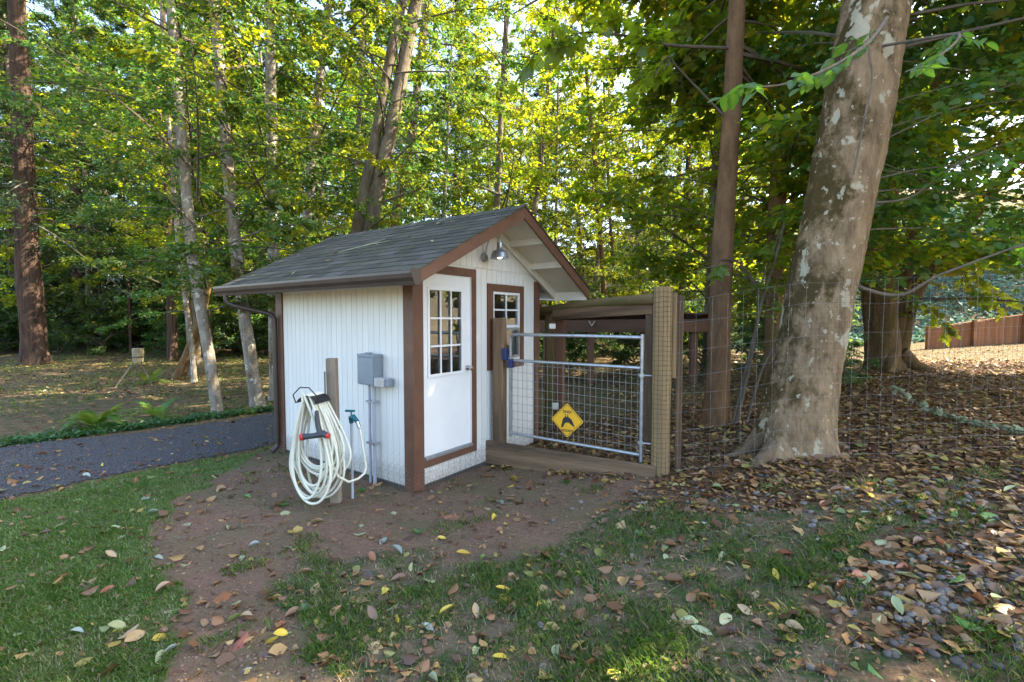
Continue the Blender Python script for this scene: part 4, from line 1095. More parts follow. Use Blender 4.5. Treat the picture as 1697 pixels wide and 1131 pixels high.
tree('alder_tree', 'thin alder leaning right just beyond the gable peak', [(880, 420), (886, 350), (897, 260), (909, 140)], 18.5, .26, 'bark_far', 'alder3', 1.1, top=18)
tree('alder_tree', 'very thin pale stem in the sunny gap beyond the gable', [(921, 440), (922, 330), (924, 200)], 23, .22, 'bark_far', None, top=13)
tree('alder_tree', 'forking reddish stem in the bright gap, left of a thinner one', [(1000, 470), (994, 380), (988, 300), (978, 190)], 20.5, .24, 'bark_brown', 'alder0', .9, top=15)
tree('alder_tree', 'thin reddish stem in the bright gap right of the forking one', [(1018, 470), (1012, 380), (1007, 270), (1002, 170)], 22, .20, 'bark_brown', None, top=13)
tree('alder_tree', 'reddish brown trunk in the background left of the smooth brown trunk', [(1128, 520), (1135, 400), (1142, 250), (1152, 110)], 21.5, .32, 'bark_fir', 'alder1', 1.15, top=18)
tree('alder_tree', 'grey banded trunk half hidden behind the smooth brown trunk', [(1172, 640), (1180, 450), (1190, 240), (1203, 40), (1207, -40)], 11.5, .30, 'bark_far', 'broad0', .95, top=15)
tree('mossy_tree', 'dark mossy trunk between the smooth brown trunk and the big pale tree', [(1283, 640), (1284, 430), (1293, 250), (1305, 90)], 9.6, .36, 'bark_maple', 'broad1', .85, top=15)
tree('dark_tree', 'dark upright trunk in the deep shade left of the thin grey stem', [(286, 592), (284, 500), (280, 400), (276, 250)], 21, .40, 'bark_fir', 'alder2', 1.2, top=18)
tree('thin_tree', 'thin grey stem tilting left behind the leftmost leaning alder', [(318, 575), (312, 530), (300, 440), (289, 330), (280, 200)], 14, .15, 'bark_alder', None, top=11)
lean_root, _ = tree('leaning_tree', 'short mossy trunk leaning steeply right in the sunlit clearing', [(293, 634), (308, 595), (325, 550), (336, 515), (352, 440)], 14.6, .30, 'bark_maple', None, top=4.6)
tree('dark_tree', 'thick dark trunk far back in the shade near the large fir', [(130, 545), (128, 450), (126, 300)], 30, .75, 'bark_fir', 'fir1', 1.0, top=22)
tree('dark_tree', 'dark trunk far back in the shade beyond the small barrel stand', [(240, 545), (238, 450), (234, 300)], 28, .55, 'bark_fir', 'fir0', .95, top=20)

# smooth brown trunk with the long maple bough over the centre
r14, q14 = tree('maple_tree', 'smooth brown trunk rising behind the wire fence left of the big pale tree', [(1186, 712), (1190, 600), (1196, 450), (1208, 250), (1222, 0), (1232, -160)], 6.7, .31, 'bark_brown', None, top=12, n=20, flare=.8)
ax14 = axis_of(q14); rs = np.random.default_rng(5)
G, C_, D_, N_, Ln = crown(rs, ax14, 5.2, 12.5, 4.6, 50, 16, 22, .16, prof=lambda t: 1.0 - .3 * t, rise=(-.05, .6), flat=.7, azr=(-.9, 2.2), r0=.024)
o = link('crown', maple_leaves_mesh('crown', C_ - np.array(r14.location), D_, N_, Ln, 'leafmaple'), r14)
G.build('limbs', 'limb', r14)
# bough with separate maple leaves, above the middle of the view
def leaf_object_mesh(kind, mat, curl=-.16, fold=.20, twist=0.0):
    one = np.array([[0., 0, 0]]); D1 = np.array([[1., 0, 0]]); N1 = np.array([[0., 0, 1]])
    if kind == 'maple': return maple_leaves_mesh('leaf', one, D1, N1, np.array([1.0]), mat, np.array([.5]))
    # ovate, folded and curled blade
    us = np.array([0, .12, .3, .52, .74, .9, 1.0]); hw = np.array([.02, .20, .31, .33, .24, .11, .0])
    V_ = []; 
    for u_, h_ in zip(us, hw):
        zc = curl * u_ ** 2; yc = .10 * twist * math.sin(u_ * 4)
        V_ += [(u_, yc - h_ * (1 - fold * .4), zc + (fold + twist * u_) * h_), (u_, yc, zc), (u_, yc + h_ * (1 - fold * .4), zc + (fold - twist * u_) * h_)]
    F_ = []
    for i in range(6): F_ += [(3 * i, 3 * i + 3, 3 * i + 4, 3 * i + 1), (3 * i + 1, 3 * i + 4, 3 * i + 5, 3 * i + 2)]
    rl_ = np.array([(.05 + .25 * ((i * 7) % 5) / 5, .95, .2 + .3 * ((i * 3) % 4) / 4) for i in range(len(us))]).ravel()
    return npmesh('leaf', np.array(V_), np.array(F_), mat, rl_, smooth=True)
def place_leaf(me_, parent, p, d, nrm, size):
    d = Vector(d).normalized(); nrm = Vector(nrm); nrm = (nrm - d * nrm.dot(d)).normalized(); s = nrm.cross(d)
    Mx = Matrix((d * size, s * size, nrm * size)).transposed().to_4x4(); Mx.translation = p
    o_ = link('leaf', me_, parent); o_.matrix_basis = mw(parent).inverted() @ Mx; return o_
me_maple = leaf_object_mesh('maple', 'leafmaple'); me_ovate = leaf_object_mesh('ovate', 'leafnear')
def bough(root, pts, r, me_, count, size, mat='limb', twl=(.3, .9), s0=.3, seed=1, dz=0.0, curl=.4):
    rs = random.Random(seed)
    Q = catmull([Vector(p) for p in pts], 8); k = len(Q)
    G = Geo().tube(Q, [r * (1 - .85 * i / (k - 1)) + .002 for i in range(k)], 7)
    put = []; made = 0
    while made < count:
        i = int((s0 + (1 - s0) * rs.random()) * (k - 2)); tg = (Q[i + 1] - Q[i]).normalized()
        sd_ = tg.cross(Vector((0, 0, 1))).normalized() * rs.choice((-1, 1))
        td = (tg * rs.uniform(.2, 1) + sd_ * rs.uniform(.3, 1) + Vector((0, 0, rs.uniform(-.35, .15) + dz))).normalized(); L = rs.uniform(*twl)
        tw_ = [Q[i] + td * L * f + Vector((0, 0, -.12 * L * f * f)) for f in (0, .33, .66, 1)]
        G.tube(tw_, [.005, .004, .003, .002], 4)
        m_ = rs.randint(5, 8)
        for j in range(m_):
            f = (j + .6) / m_; p = Q[i] + td * L * f + Vector((0, 0, -.12 * L * f * f)); lr = 1 if j % 2 else -1
            sv = td.cross(Vector((0, 0, 1))).normalized() * lr
            dl = (td * rs.uniform(.3, .9) + sv * rs.uniform(.4, 1) + Vector((0, 0, rs.uniform(-.7, .1))))
            put.append((p, dl, Vector((rs.gauss(0, curl), rs.gauss(0, curl), 1)), size * rs.uniform(.6, 1.2))); made += 1
            if made >= count: break
    bo = G.build('bough', mat, root, smooth=True)
    for a_ in put: place_leaf(me_, bo, *a_)
    return bo
tp = Vector(ax14(5.6))
bough(r14, [tp, at(1110, 75, 6.4), at(1040, 60, 6.0), at(960, 55, 5.7), at(880, 90, 5.5)], .022, me_maple, 110, .19, seed=4, s0=.25)
tp = Vector(ax14(4.6))
bough(r14, [tp, at(1130, 120, 6.5), at(1105, 95, 6.4), at(1085, 130, 6.3)], .016, me_maple, 26, .17, seed=8, s0=.3)
tp = Vector(ax14(6.4))
bough(r14, [tp, at(1080, -40, 5.6), at(960, -30, 5.0), at(870, 10, 4.7)], .018, me_maple, 60, .17, seed=14, s0=.3)

# the big pale leaning tree
bb = Vector(gp(1318, 742)); YB = bb.y
big = empty('big_tree', bb, 0, 'big pale lichen spotted tree leaning right behind the wire fence', 'tree')
PB = [(1310, 748), (1320, 690), (1338, 600), (1362, 480), (1385, 360), (1408, 240), (1430, 120), (1452, 0), (1470, -120), (1485, -300), (1490, -560), (1500, -900)]
RB = [62, 58, 54, 52, 52, 53, 53, 52, 48, 40, 28, 12]
Pb = [at(a, c, YB + .02 * i) for i, (a, c) in enumerate(PB)]; Pb[0].z = bb.z - .25
G, qb = trunk_geo(Pb, [r * .93 * YB / FPX for r in RB], 120, rough=.035, seed=11, rings=330, flare=.95, flare_h=.5, fine=.012)
G.build('trunk', 'bark_big', big, smooth=True)
for (a, L, r) in ((-2.75, 1.0, .11), (-.15, .70, .10), (3.0, .9, .10), (.9, .8, .11)):
    b0 = bb + Vector((math.cos(a) * .12, math.sin(a) * .12, .20)); e0 = bb + Vector((math.cos(a + .15) * L, math.sin(a + .15) * L, 0))
    m0 = b0.lerp(e0, .5); zg_ = float(gz(e0.x, e0.y)); m0.z = float(gz(m0.x, m0.y)) + .06; e0.z = zg_ - .08
    Geo().tube(catmull([b0 + Vector((0, 0, .1)), m0, e0], 5), list(np.linspace(r, r * .35, 11)), 12).build('root', 'bark_root', big, smooth=True)
axb = axis_of(qb); rs = np.random.default_rng(9)
G, C_, D_, N_, Ln = crown(rs, axb, 4.6, 13.5, 5.2, 84, 18, 26, .115, prof=lambda t: 1.0 - .35 * t, rise=(.0, .8), flat=.75, azr=(-1.2, 1.9), r0=.014, smin=.1)
link('crown', leaves_mesh('crown', C_ - np.array(big.location), D_, N_, Ln, 'leaf', .62, True), big); G.build('limbs', 'limb', big)
# low boughs reaching out to the right
G, C_, D_, N_, Ln = crown(rs, axb, 2.7, 6.0, 4.4, 26, 17, 22, .10, prof=lambda t: 1.0, rise=(-.05, .7), azr=(-.6, 1.3), flat=.8, droop=.35, smin=.12, r0=.008)
link('crown', leaves_mesh('crown', C_ - np.array(big.location), D_, N_, Ln, 'leafnear', .62, True), big); G.build('limbs', 'twig', big)
tp = Vector(axb(4.9))
bough(big, [tp, at(1470, 30, 4.2), at(1440, 70, 3.6), at(1380, 110, 3.35), at(1300, 140, 3.2), at(1225, 145, 3.1)], .016, me_ovate, 62, .115, 'twig', (.12, .32), .25, 21)
bough(big, [tp, at(1560, 60, 4.2), at(1590, 60, 3.7), at(1560, 90, 3.4), at(1500, 120, 3.3)], .014, me_ovate, 48, .115, 'twig', (.12, .35), .3, 22)
bough(big, [Vector(axb(3.2)), at(1500, 330, 5.2), at(1590, 270, 4.9), at(1690, 230, 4.6)], .014, me_ovate, 50, .115, 'twig', (.15, .5), .25, 23)
bough(big, [Vector(axb(2.4)), at(1480, 490, 5.1), at(1560, 455, 4.8), at(1697, 405, 4.4), at(1780, 380, 4.2)], .020, me_ovate, 16, .11, 'twig', (.1, .3), .4, 24)
Geo().tube(catmull([at(1414, 290, YB - .44), at(1432, 200, YB - .44), at(1445, 130, YB - .43), at(1440, 90, YB - .42), at(1443, 50, YB - .42)], 5), .010, 6).build('vine', 'twig', big, smooth=True)

# multi stemmed maple
mb_ = Vector(gp(1476, 613)); YM = mb_.y
mm = empty('maple_tree', mb_, 0, 'multi stemmed mossy maple with sunlit yellow leaves beyond the big tree', 'maple tree')
for k, (pxs, dia) in enumerate((([(1468, 618), (1464, 540), (1462, 430), (1472, 280), (1486, 120), (1495, -60)], .62), ([(1486, 612), (1498, 540), (1522, 470), (1560, 420), (1620, 350), (1690, 260)], .40), ([(1452, 615), (1446, 520), (1436, 380), (1425, 200), (1420, 0)], .42), ([(1482, 614), (1490, 520), (1510, 400), (1540, 250), (1560, 60)], .36))):
    Pm = [at(a, c, YM + (.15 if k else 0)) for a, c in pxs]; Pm[0].z = float(gz(Pm[0].x, Pm[0].y)) - .15
    trunk_geo(Pm, [dia * .58, dia * .5, dia * .46, dia * .4, dia * .33, dia * .25][:len(Pm)], 18, .09, seed=30 + k, flare=.7, flare_h=.6)[0].build('trunk', 'bark_maple', mm, smooth=True)
for a in (-.6, -2.2, .5):
    e0 = mb_ + Vector((math.cos(a) * 1.1, math.sin(a) * .9, 0)); e0.z = float(gz(e0.x, e0.y)) - .06
    Geo().tube([mb_ + Vector((math.cos(a) * .2, math.sin(a) * .2, .45)), mb_.lerp(e0, .5) + Vector((0, 0, .14)), e0], [.2, .14, .05], 10).build('root', 'bark_maple', mm, smooth=True)
rs = np.random.default_rng(13)
G, C_, D_, N_, Ln = crown(rs, lambda z: (mb_.x + .05 * z, mb_.y, z), 2.2, 13, 5.0, 66, 17, 20, .19, prof=pr_tall, rise=(-.1, .6), flat=.7, r0=.026)
link('crown', maple_leaves_mesh('crown', C_ - np.array(mm.location), D_, N_, Ln, 'leafmaple'), mm); G.build('limbs', 'limb', mm)

me_sun = leaf_object_mesh('maple', 'leafsun')  # maple leaf in the brightened colours that imitate sunlight
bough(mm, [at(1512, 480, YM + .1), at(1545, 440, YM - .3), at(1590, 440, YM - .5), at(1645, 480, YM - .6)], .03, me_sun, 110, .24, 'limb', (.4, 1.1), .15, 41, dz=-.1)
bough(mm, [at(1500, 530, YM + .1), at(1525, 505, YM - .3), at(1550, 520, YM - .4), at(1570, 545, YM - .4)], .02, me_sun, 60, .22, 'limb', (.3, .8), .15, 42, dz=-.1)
# sapling with big leaves between the brown trunk and the big tree
sp = Vector(gp(1222, 700)); sap = empty('maple_sapling', sp, 0, 'spindly maple sapling with arching grey stems beside the big tree', 'sapling')
for pts, r in (([(1219, 695), (1245, 590), (1262, 500), (1285, 430), (1300, 370)], .030), ([(1236, 695), (1260, 620), (1292, 560), (1330, 520)], .022), ([(1213, 690), (1236, 610), (1258, 500), (1230, 440), (1190, 430)], .018)):
    P = [at(a, c, sp.y - .1) for a, c in pts]; P[0].z = sp.z - .05
    Q = catmull(P, 6); Geo().tube(Q, list(np.linspace(r, r * .4, len(Q))), 8).build('stem', 'limb', sap, smooth=True)
bough(sap, [at(1262, 470, sp.y - .1), at(1290, 390, sp.y - .4), at(1300, 350, sp.y - .6)], .012, me_maple, 20, .21, 'limb', (.15, .4), .2, 31)
bough(sap, [at(1262, 490, sp.y - .1), at(1220, 440, sp.y - .2), at(1150, 450, sp.y - .3)], .012, me_maple, 20, .19, 'limb', (.15, .4), .2, 32)
bough(sap, [at(1285, 570, sp.y - .1), at(1330, 500, sp.y + .1), at(1240, 470, sp.y + .2)], .010, me_maple, 10, .17, 'limb', (.15, .4), .2, 33)

# further trees: same few kinds, each its own object
BG = [  # x, y, key, scale, dia
    (-31, 30, 'fir1', 1.1, .7), (-24, 27, 'alder0', 1.2, .35), (-17.5, 25, 'broad0', 1.1, .4), (-13, 19.5, 'alder3', .95, .28), (-20, 34, 'fir0', 1.2, .6), (-13.5, 29, 'alder1', 1.25, .35),
    (-9.5, 23.5, 'broad1', 1.0, .35), (-6.5, 19, 'alder2', 1.05, .26), (-8, 31, 'fir1', 1.1, .5), (-4.2, 26, 'alder0', 1.2, .3), (-5, 38, 'fir0', 1.2, .6),
    (-.2, 30, 'alder1', 1.2, .32), (4.5, 27, 'alder3', 1.1, .28), (9.2, 22, 'alder2', 1.0, .3), (12.5, 27, 'broad0', 1.1, .45),
    (10.6, 31, 'fir1', 1.0, .5), (13.5, 36, 'alder1', 1.3, .4), (11.5, 41, 'broad1', 1.3, .5), (-28, 42, 'fir0', 1.3, .7), (-15, 43, 'fir1', 1.3, .7),
    (2.5, 42, 'fir0', 1.1, .6), (-36, 36, 'fir0', 1.2, .7), (-1.5, 46, 'alder2', 1.5, .45), (-22, 21.5, 'alder2', 1.0, .3), (-10.5, 15.5, 'alder1', .85, .2), (20, 42, 'fir1', 1.3, .7),
    (-44, 46, 'broad0', 1.5, .5), (-35, 48, 'broad1', 1.5, .5), (-27, 50, 'broad0', 1.6, .5), (-20, 49, 'broad1', 1.5, .5), (-12, 51, 'broad0', 1.6, .5), (-6, 49, 'broad1', 1.5, .5), (0, 54, 'broad0', 1.6, .5), (7, 50, 'broad1', 1.4, .5), (13, 52, 'broad0', 1.6, .5), (-18, 30, 'broad1', 1.2, .4), (-40, 38, 'fir1', 1.2, .6), (-33, 41, 'fir0', 1.2, .6), (-25, 40.5, 'fir1', 1.25, .6), (-18.5, 40, 'fir0', 1.2, .6), (-30, 34, 'broad0', 1.25, .5), (-34, 30.5, 'broad1', 1.1, .4), (44, 34, 'fir0', 1.4, .7), (38, 43, 'fir1', 1.4, .7), (52, 39, 'fir0', 1.4, .7), (33, 50, 'fir1', 1.5, .7), (24, 52, 'fir0', 1.4, .7), (-26, 36, 'broad0', 1.3, .4), (-10, 35, 'broad1', 1.3, .4), (-1, 37, 'broad0', 1.2, .4), (5.2, 33, 'broad1', 1.1, .4),  # firs right of the bank are added, mostly out of view, to shade it
    (14.6, 10.0, 'high0', 1.0, .45), (11.2, 6.6, 'high1', .95, .42), (19.5, 12, 'high0', 1.1, .5), (9.0, 4.2, 'high1', .85, .35)]
def zone2(x, y):
    p = 848.5 + FPX * x / y
    side = 'left of the large fir' if p < 20 else 'between the large fir and the leaning alders' if p < 280 else 'behind the leaning alders' if p < 460 else 'above the shed roof' if p < 720 else 'beyond the gable' if p < 960 else 'beyond the chicken run' if p < 1180 else 'left of the big pale tree' if p < 1400 else 'around the multi stemmed maple' if p < 1560 else 'at the right edge'
    return side + (', near' if y < 18 else ', farthest row' if y > 45 else ', far back' if y > 29 else '')
for i, (x, y, key, sc_, dia) in enumerate(BG):
    z = float(gz(x, y)); base = Vector((x, y, z))
    kind_ = 'fir' if key.startswith('fir') else 'maple' if key.startswith(('broad', 'high')) else 'alder'
    lab = {'fir': 'dark needled fir standing deep in the background wood', 'maple': 'broad leafed maple filling the background canopy', 'alder': 'slender grey alder standing deep in the background wood'}[kind_]
    lab = {'fir': 'dark needled fir ', 'maple': 'broad leafed maple ', 'alder': 'slender grey alder '}[kind_] + zone2(x, y)
    root = empty(kind_ + '_tree', base, 0, lab, kind_ + ' tree', {'fir': 'firs ', 'maple': 'maples ', 'alder': 'alders '}[kind_] + zone2(x, y))
    top = {'fir': 22, 'maple': 14, 'alder': 17}[kind_] * sc_
    lx, ly = random.uniform(-.08, .08), random.uniform(-.04, .04)
    Pt = [base + Vector((0, 0, -.2)), base + Vector((lx * 3, ly * 3, 3)), base + Vector((lx * 8 + random.uniform(-.2, .2), ly * 8, 8)), base + Vector((lx * top, ly * top, top))]
    trunk_geo(Pt, [dia / 2 * 1.15, dia / 2, dia * .38, .03], 12, seed=200 + i, flare=.4)[0].build('trunk', 'bark_fir' if kind_ == 'fir' else 'bark_far', root, smooth=True)
    crown_from(key, root, top, sc_, random.uniform(0, 6.28), Vector((lx, ly, 1)).normalized())

for i, (px_, Yd, d_) in enumerate(((170, 26, .16), (196, 29, .20), (215, 24, .13), (252, 27, .22), (263, 31, .2), (338, 25, .2), (350, 22, .15), (90, 29, .2), (18, 27, .25), (310, 29, .25), (385, 24, .18), (412, 27, .22))):
    p0 = at(px_, 527, Yd); zb_ = float(gz(p0.x, p0.y)); ln_ = random.uniform(-.5, .5)
    root = empty('slender_tree', (p0.x, p0.y, zb_), 0, 'slender dark stem in the shaded wood ' + ('left of the thin grey stem' if px_ < 280 else 'behind the leaning alders'), 'tree', 'slender dark stems ' + ('left of the thin grey stem' if px_ < 280 else 'behind the leaning alders'))
    trunk_geo([Vector((p0.x, p0.y, zb_ - .1)), Vector((p0.x + ln_ * .3, p0.y, zb_ + 3)), Vector((p0.x + ln_, p0.y, zb_ + 9))], [d_ / 2, d_ * .42, d_ * .2], 8, seed=300 + i, rings=10)[0].build('trunk', 'bark_fir', root, smooth=True)

# understory shrubs
SH = []
sr = random.Random(12)
for _ in range(400):
    if len(SH) >= 70: break
    x = sr.uniform(-34, 20); y = sr.uniform(15, 36)
    if abs(x) > 1.2 * y: continue
    if x < -3 and y < 22.5: continue
    if x > 9 and y < 17: continue
    if x > 15 and y > 20: continue
    if FPX * x / y > 600: continue
    if any((x - a) ** 2 + (y - b_) ** 2 < 2.2 for a, b_, _ in SH): continue
    SH.append((x, y, sr.uniform(.8, 1.9)))
SH += [(.2, 12.8, 1.0), (1.6, 13.4, .9), (3.2, 12.4, 1.0), (4.6, 11.4, .9), (5.8, 10.8, .8), (7.2, 12.4, 1.1), (-.8, 14, 1.2), (6.4, 9.2, .6), (8.0, 14.8, 1.2), (9.2, 16.5, 1.3)]
for k in range(34): SH.append((-33 + k * .95 + sr.uniform(-.4, .4), 25 + sr.uniform(-1.5, 4) + (k % 3), sr.uniform(1.5, 2.6)))
for k in range(20): SH.append((-46 + k * 2.1 + sr.uniform(-.5, .5), 38 + sr.uniform(-3, 4), sr.uniform(3.0, 4.4)))
def zone(x, y):
    p = 848.5 + FPX * x / y
    side = 'left of the large fir' if p < 20 else 'between the large fir and the leaning alders' if p < 280 else 'behind the three leaning alders' if p < 460 else 'just behind the shed' if p < 720 else 'beyond the gable' if p < 960 else 'beyond the chicken run' if p < 1180 else 'between the smooth trunk and the big tree' if p < 1400 else 'around the multi stemmed maple' if p < 1560 else 'at the right edge'
    return side + (', near' if y < 18 else ', far back' if y > 31 else '')
SH = [q for q in SH if not (490 < 848.5 + FPX * q[0] / q[1] < 850 and q[2] < 1.45 and q[1] < 30)]
for i, (x, y, s) in enumerate(SH):
    z = float(gz(x, y)); root = empty('shrub', (x, y, z), 0, ('tall' if s > 1.45 else 'low') + ' leafy undergrowth shrub ' + zone(x, y), 'shrub', ('tall' if s > 1.45 else 'low') + ' shrubs ' + zone(x, y))
    crown_from(f'shrub{i % 3}', root, 1, s, sr.uniform(0, 6.28))

# ------------------------------------------------------------------ ferns
def fern(name, loc, label, nf, L, seed, dead=0, s_=1.0):
    rs = random.Random(seed); loc = Vector(loc)
    root = empty(name, loc, 0, label, 'fern')
    for k in range(nf + dead):
        dd_ = k >= nf
        az = k * 2.4 + rs.uniform(-.3, .3); Lk = L * rs.uniform(.7, 1.1); up = rs.uniform(.35, 1.35) if not dd_ else rs.uniform(-.1, .15); dr = rs.uniform(.5, .9) if not dd_ else .3
        dh = Vector((math.cos(az), math.sin(az), 0)); sd_ = Vector((-dh.y, dh.x, 0))
        fr_ = [loc + (dh * f * (1 if up < 1 else .8) + Vector((0, 0, up * f - dr * f * f * 1.1 + .03))) * Lk for f in np.linspace(0, 1, 25)]
        V_, F_, r_ = [], [], []
        for i in range(3, 24):
            f = i / 24; pl = Lk * .17 * math.sin(math.pi * min(1, f * .92 + .08)) ** .7 * (1.1 - .6 * f) + .01
            tg = (fr_[i + 1] - fr_[i]).normalized()
            for sg in (-1, 1):
                p = fr_[i]; d2 = (sd_ * sg + tg * .35 + Vector((0, 0, -.15))).normalized(); wv = tg * Lk * .019; b0 = len(V_)
                V_ += [p - wv * .7, p + wv, p + d2 * pl * .6 + wv * .8, p + d2 * pl, p + d2 * pl * .6 - wv * .6]; F_.append((b0, b0 + 1, b0 + 2, b0 + 3, b0 + 4)); r_ += [rs.random()] * 5
        for i in range(24):
            b0 = len(V_); w2 = sd_ * .004; V_ += [fr_[i] - w2, fr_[i] + w2, fr_[i + 1] + w2, fr_[i + 1] - w2, fr_[i]]; F_.append((b0, b0 + 1, b0 + 2, b0 + 3, b0 + 4)); r_ += [.2] * 5
        me_ = npmesh('frond', np.array([tuple(v_ - loc) for v_ in V_]), np.array(F_), 'fernbrown' if dd_ else 'fern', r_)
        o_ = link('frond', me_, root)
        if dd_: o_['label'] = 'dead rust brown frond'
    return root
fern('sword_fern', gp(160, 712), 'large sunlit sword fern with rusty dead fronds beside the drive', 26, .78, 1, 9)
fern('sword_fern', gp(262, 694), 'small shaded fern right of the large sunlit one', 12, .6, 2)
fern('sword_fern', gp(247, 637), 'small fern beside the short leaning mossy trunk', 12, .75, 3)

# barrel on stick legs
bs = Vector(gp(226, 640)); brl = empty('barrel_stand', bs, 0, 'small tan barrel on thin stick legs in the shaded clearing', 'barrel stand')
hB = 15 / FPX * bs.y
zb = CAM_H - (601 - 527) / FPX * bs.y; zt_ = CAM_H - (578 - 527) / FPX * bs.y; rB = 8.0 / FPX * bs.y
ctr = Vector((at(229, 590, bs.y).x, bs.y, 0))
Geo().lathe([(0, zb), (rB * .85, zb), (rB, (zb + zt_) / 2), (rB * 1.02, zt_), (rB * .9, zt_ + .01), (0, zt_ + .01)], ctr, 18).build('barrel', 'feeder', brl, smooth=True)
Geo().lathe([(rB * .97, zb + .14), (rB * 1.04, zb + .145), (rB * 1.04, zb + .165), (rB * .97, zb + .17)], ctr, 18).build('barrel_hoop', 'blackm', brl)
for (dx, dy) in ((-.42, -.35), (-.08, -.1), (.25, .15)):
    e = ctr + Vector((dx, dy, 0)); e.z = float(gz(e.x, e.y)) - .03
    Geo().tube([ctr + Vector((dx * .2, dy * .2, zb)), e], .018, 6).build('leg', 'postgrey' if dx < -.3 else 'twig', brl)

# lichen covered stick leaning at right
lp = [at(1470, 638, 8.0), at(1530, 672, 7.0), at(1600, 705, 6.2), at(1697, 748, 5.5)]
for p in lp: p.z = max(p.z, float(gz(p.x, p.y)) + .05)
lk = empty('lichen_branch', lp[-1], 0, 'fallen thin branch covered in pale green lichen on the leafy slope', 'branch')
Q = catmull(lp, 8); Geo().tube(Q, .011, 7).build('stick', 'twig', lk, smooth=True)
g = Geo(); rs_ = random.Random(4)
for i in range(2, len(Q) - 1):
    for _ in range(rs_.randint(2, 8)):
        c = Q[i] + Vector((rs_.gauss(0, .02), rs_.gauss(0, .02), rs_.gauss(0, .02))); r = rs_.uniform(.012, .035)
        vs = [c + Vector((rs_.gauss(0, r), rs_.gauss(0, r), rs_.gauss(-.006, r))) for _ in range(8)]
        g.add(vs, [(0, 1, 2), (2, 3, 4), (4, 5, 6), (6, 7, 0), (1, 3, 5), (0, 4, 7)])
g.build('lichen', 'lichen', lk)['kind'] = 'stuff'

# ------------------------------------------------------------------ ground clutter
def in_run(x, y):
    lx = (x - SC0.x) * SA.x + (y - SC0.y) * SA.y; ly = (x - SC0.x) * SB.x + (y - SC0.y) * SB.y
    return (lx > -.03) & (lx < W_ + .05) & (ly > -.03) & (ly < L_ + .05)

def sample(n_, ymin, ymax, pw=1.6):
    """more points close to the viewer, as 1 / y ** pw"""
    u = rng.random(n_); e = 2 - pw - 0.0
    y = (ymin ** e + u * (ymax ** e - ymin ** e)) ** (1 / e) if abs(e) > 1e-3 else ymin * (ymax / ymin) ** u
    x = (rng.random(n_) * 2 - 1) * 1.22 * y
    return x, y

# grass
x, y = sample(420000, 1.7, 9.0, 1.75)
cl = fnoise(x, y, 2.2, 1.0) + .6 * fnoise(x, y, 6.0, 4.0)
inl = ragged(LAWN, x, y); inm = ragged(MEAD, x, y); ind = ragged(DIRT, x, y) & ~inl
incb = inside(COBB, x, y) | inside(COBA, x, y)
pk = np.where(inl, .92, np.where(inm & ~incb, np.clip(.33 + .50 * cl - .10 * (x > 1.1), .04, .72), np.where(ind, np.clip(.6 * cl - .28, 0, .35), np.where(y < 4.4, np.clip(.3 * cl - .0, 0, .3), 0))))
keep = (rng.random(len(x)) < pk) & ~in_run(x, y) & ~inside(DRIVE, x, y)
x, y, inl, cl = x[keep], y[keep], inl[keep], cl[keep]
n_ = len(x); z = gz(x, y) - .005
h = np.where(inl, rng.uniform(.016, .042, n_), rng.uniform(.018, .065, n_) * np.where(rng.random(n_) < .03, 1.6, 1) * .85) * (1 + .3 * cl); a = rng.uniform(0, 6.28, n_); ln_ = rng.uniform(.2, 1.2, n_) * h
wd = rng.uniform(.0010, .0024, n_) * (1 + .12 * y) * .9
dx, dy = np.cos(a), np.sin(a); b3 = np.stack([x, y, z], 1); sv = np.stack([-dy, dx, 0 * dx], 1) * wd[:, None]
md = b3 + np.stack([dx * ln_ * .35, dy * ln_ * .35, h * .6], 1); tp_ = b3 + np.stack([dx * ln_, dy * ln_, h], 1)
V_ = np.stack([b3 - sv, b3 + sv, md + sv * .8, tp_, md - sv * .8], 1).reshape(-1, 3)
dry = np.clip(rng.random(n_) * .66 + np.clip(-cl + .25, 0, 1) * .55 * (~inl) + (rng.random(n_) < .10) * .4 + np.clip(-fnoise(x, y, 1.7, 7.0) - .35, 0, 1) * .5, 0, 1)
tag(link('grass', npmesh('grass', V_, np.arange(n_ * 5).reshape(n_, 5), 'grass', np.repeat(dry, 5))), kind='stuff')

# leaf litter
def flat_leaves(name, x, y, size, mat, lift=.006, tilt=.35, rnd=None):
    n_ = len(x); z = gz(x, y) + lift + rng.random(n_) * lift * 2
    a = rng.uniform(0, 6.28, n_); D = unit(np.stack([np.cos(a), np.sin(a), rng.normal(0, tilt * .6, n_)], 1))
    N_ = unit(np.stack([rng.normal(0, tilt, n_), rng.normal(0, tilt, n_), np.ones(n_)], 1)); N_ = unit(N_ - D * (N_ * D).sum(1, keepdims=True))
    S = np.cross(N_, D); L = size[:, None]; W = L * rng.uniform(.22, .36, n_)[:, None]; cu = rng.normal(.0, .16, n_)[:, None] * L; fo = rng.normal(.06, .10, n_)[:, None] * L
    c = np.stack([x, y, z + .15 * np.abs(cu[:, 0])], 1)
    ps = [c - D * L * .5 + N_ * cu, c - D * L * .2 + S * W + N_ * fo, c + D * L * .15 + S * W * .95 + N_ * fo, c + D * L * .5 + N_ * cu, c + D * L * .15 - S * W * .95 + N_ * fo, c - D * L * .2 - S * W + N_ * fo]
    V_ = np.stack(ps, 1).reshape(-1, 3)
    i = np.arange(n_)[:, None] * 6
    F_ = np.concatenate([i + np.array([[0, 1, 2, 3]]), i + np.array([[0, 3, 4, 5]])], 0)
    return npmesh(name, V_, F_, mat, np.repeat(rng.random(n_) if rnd is None else rnd, 6))
x, y = sample(130000, 2.2, 22, 1.2)
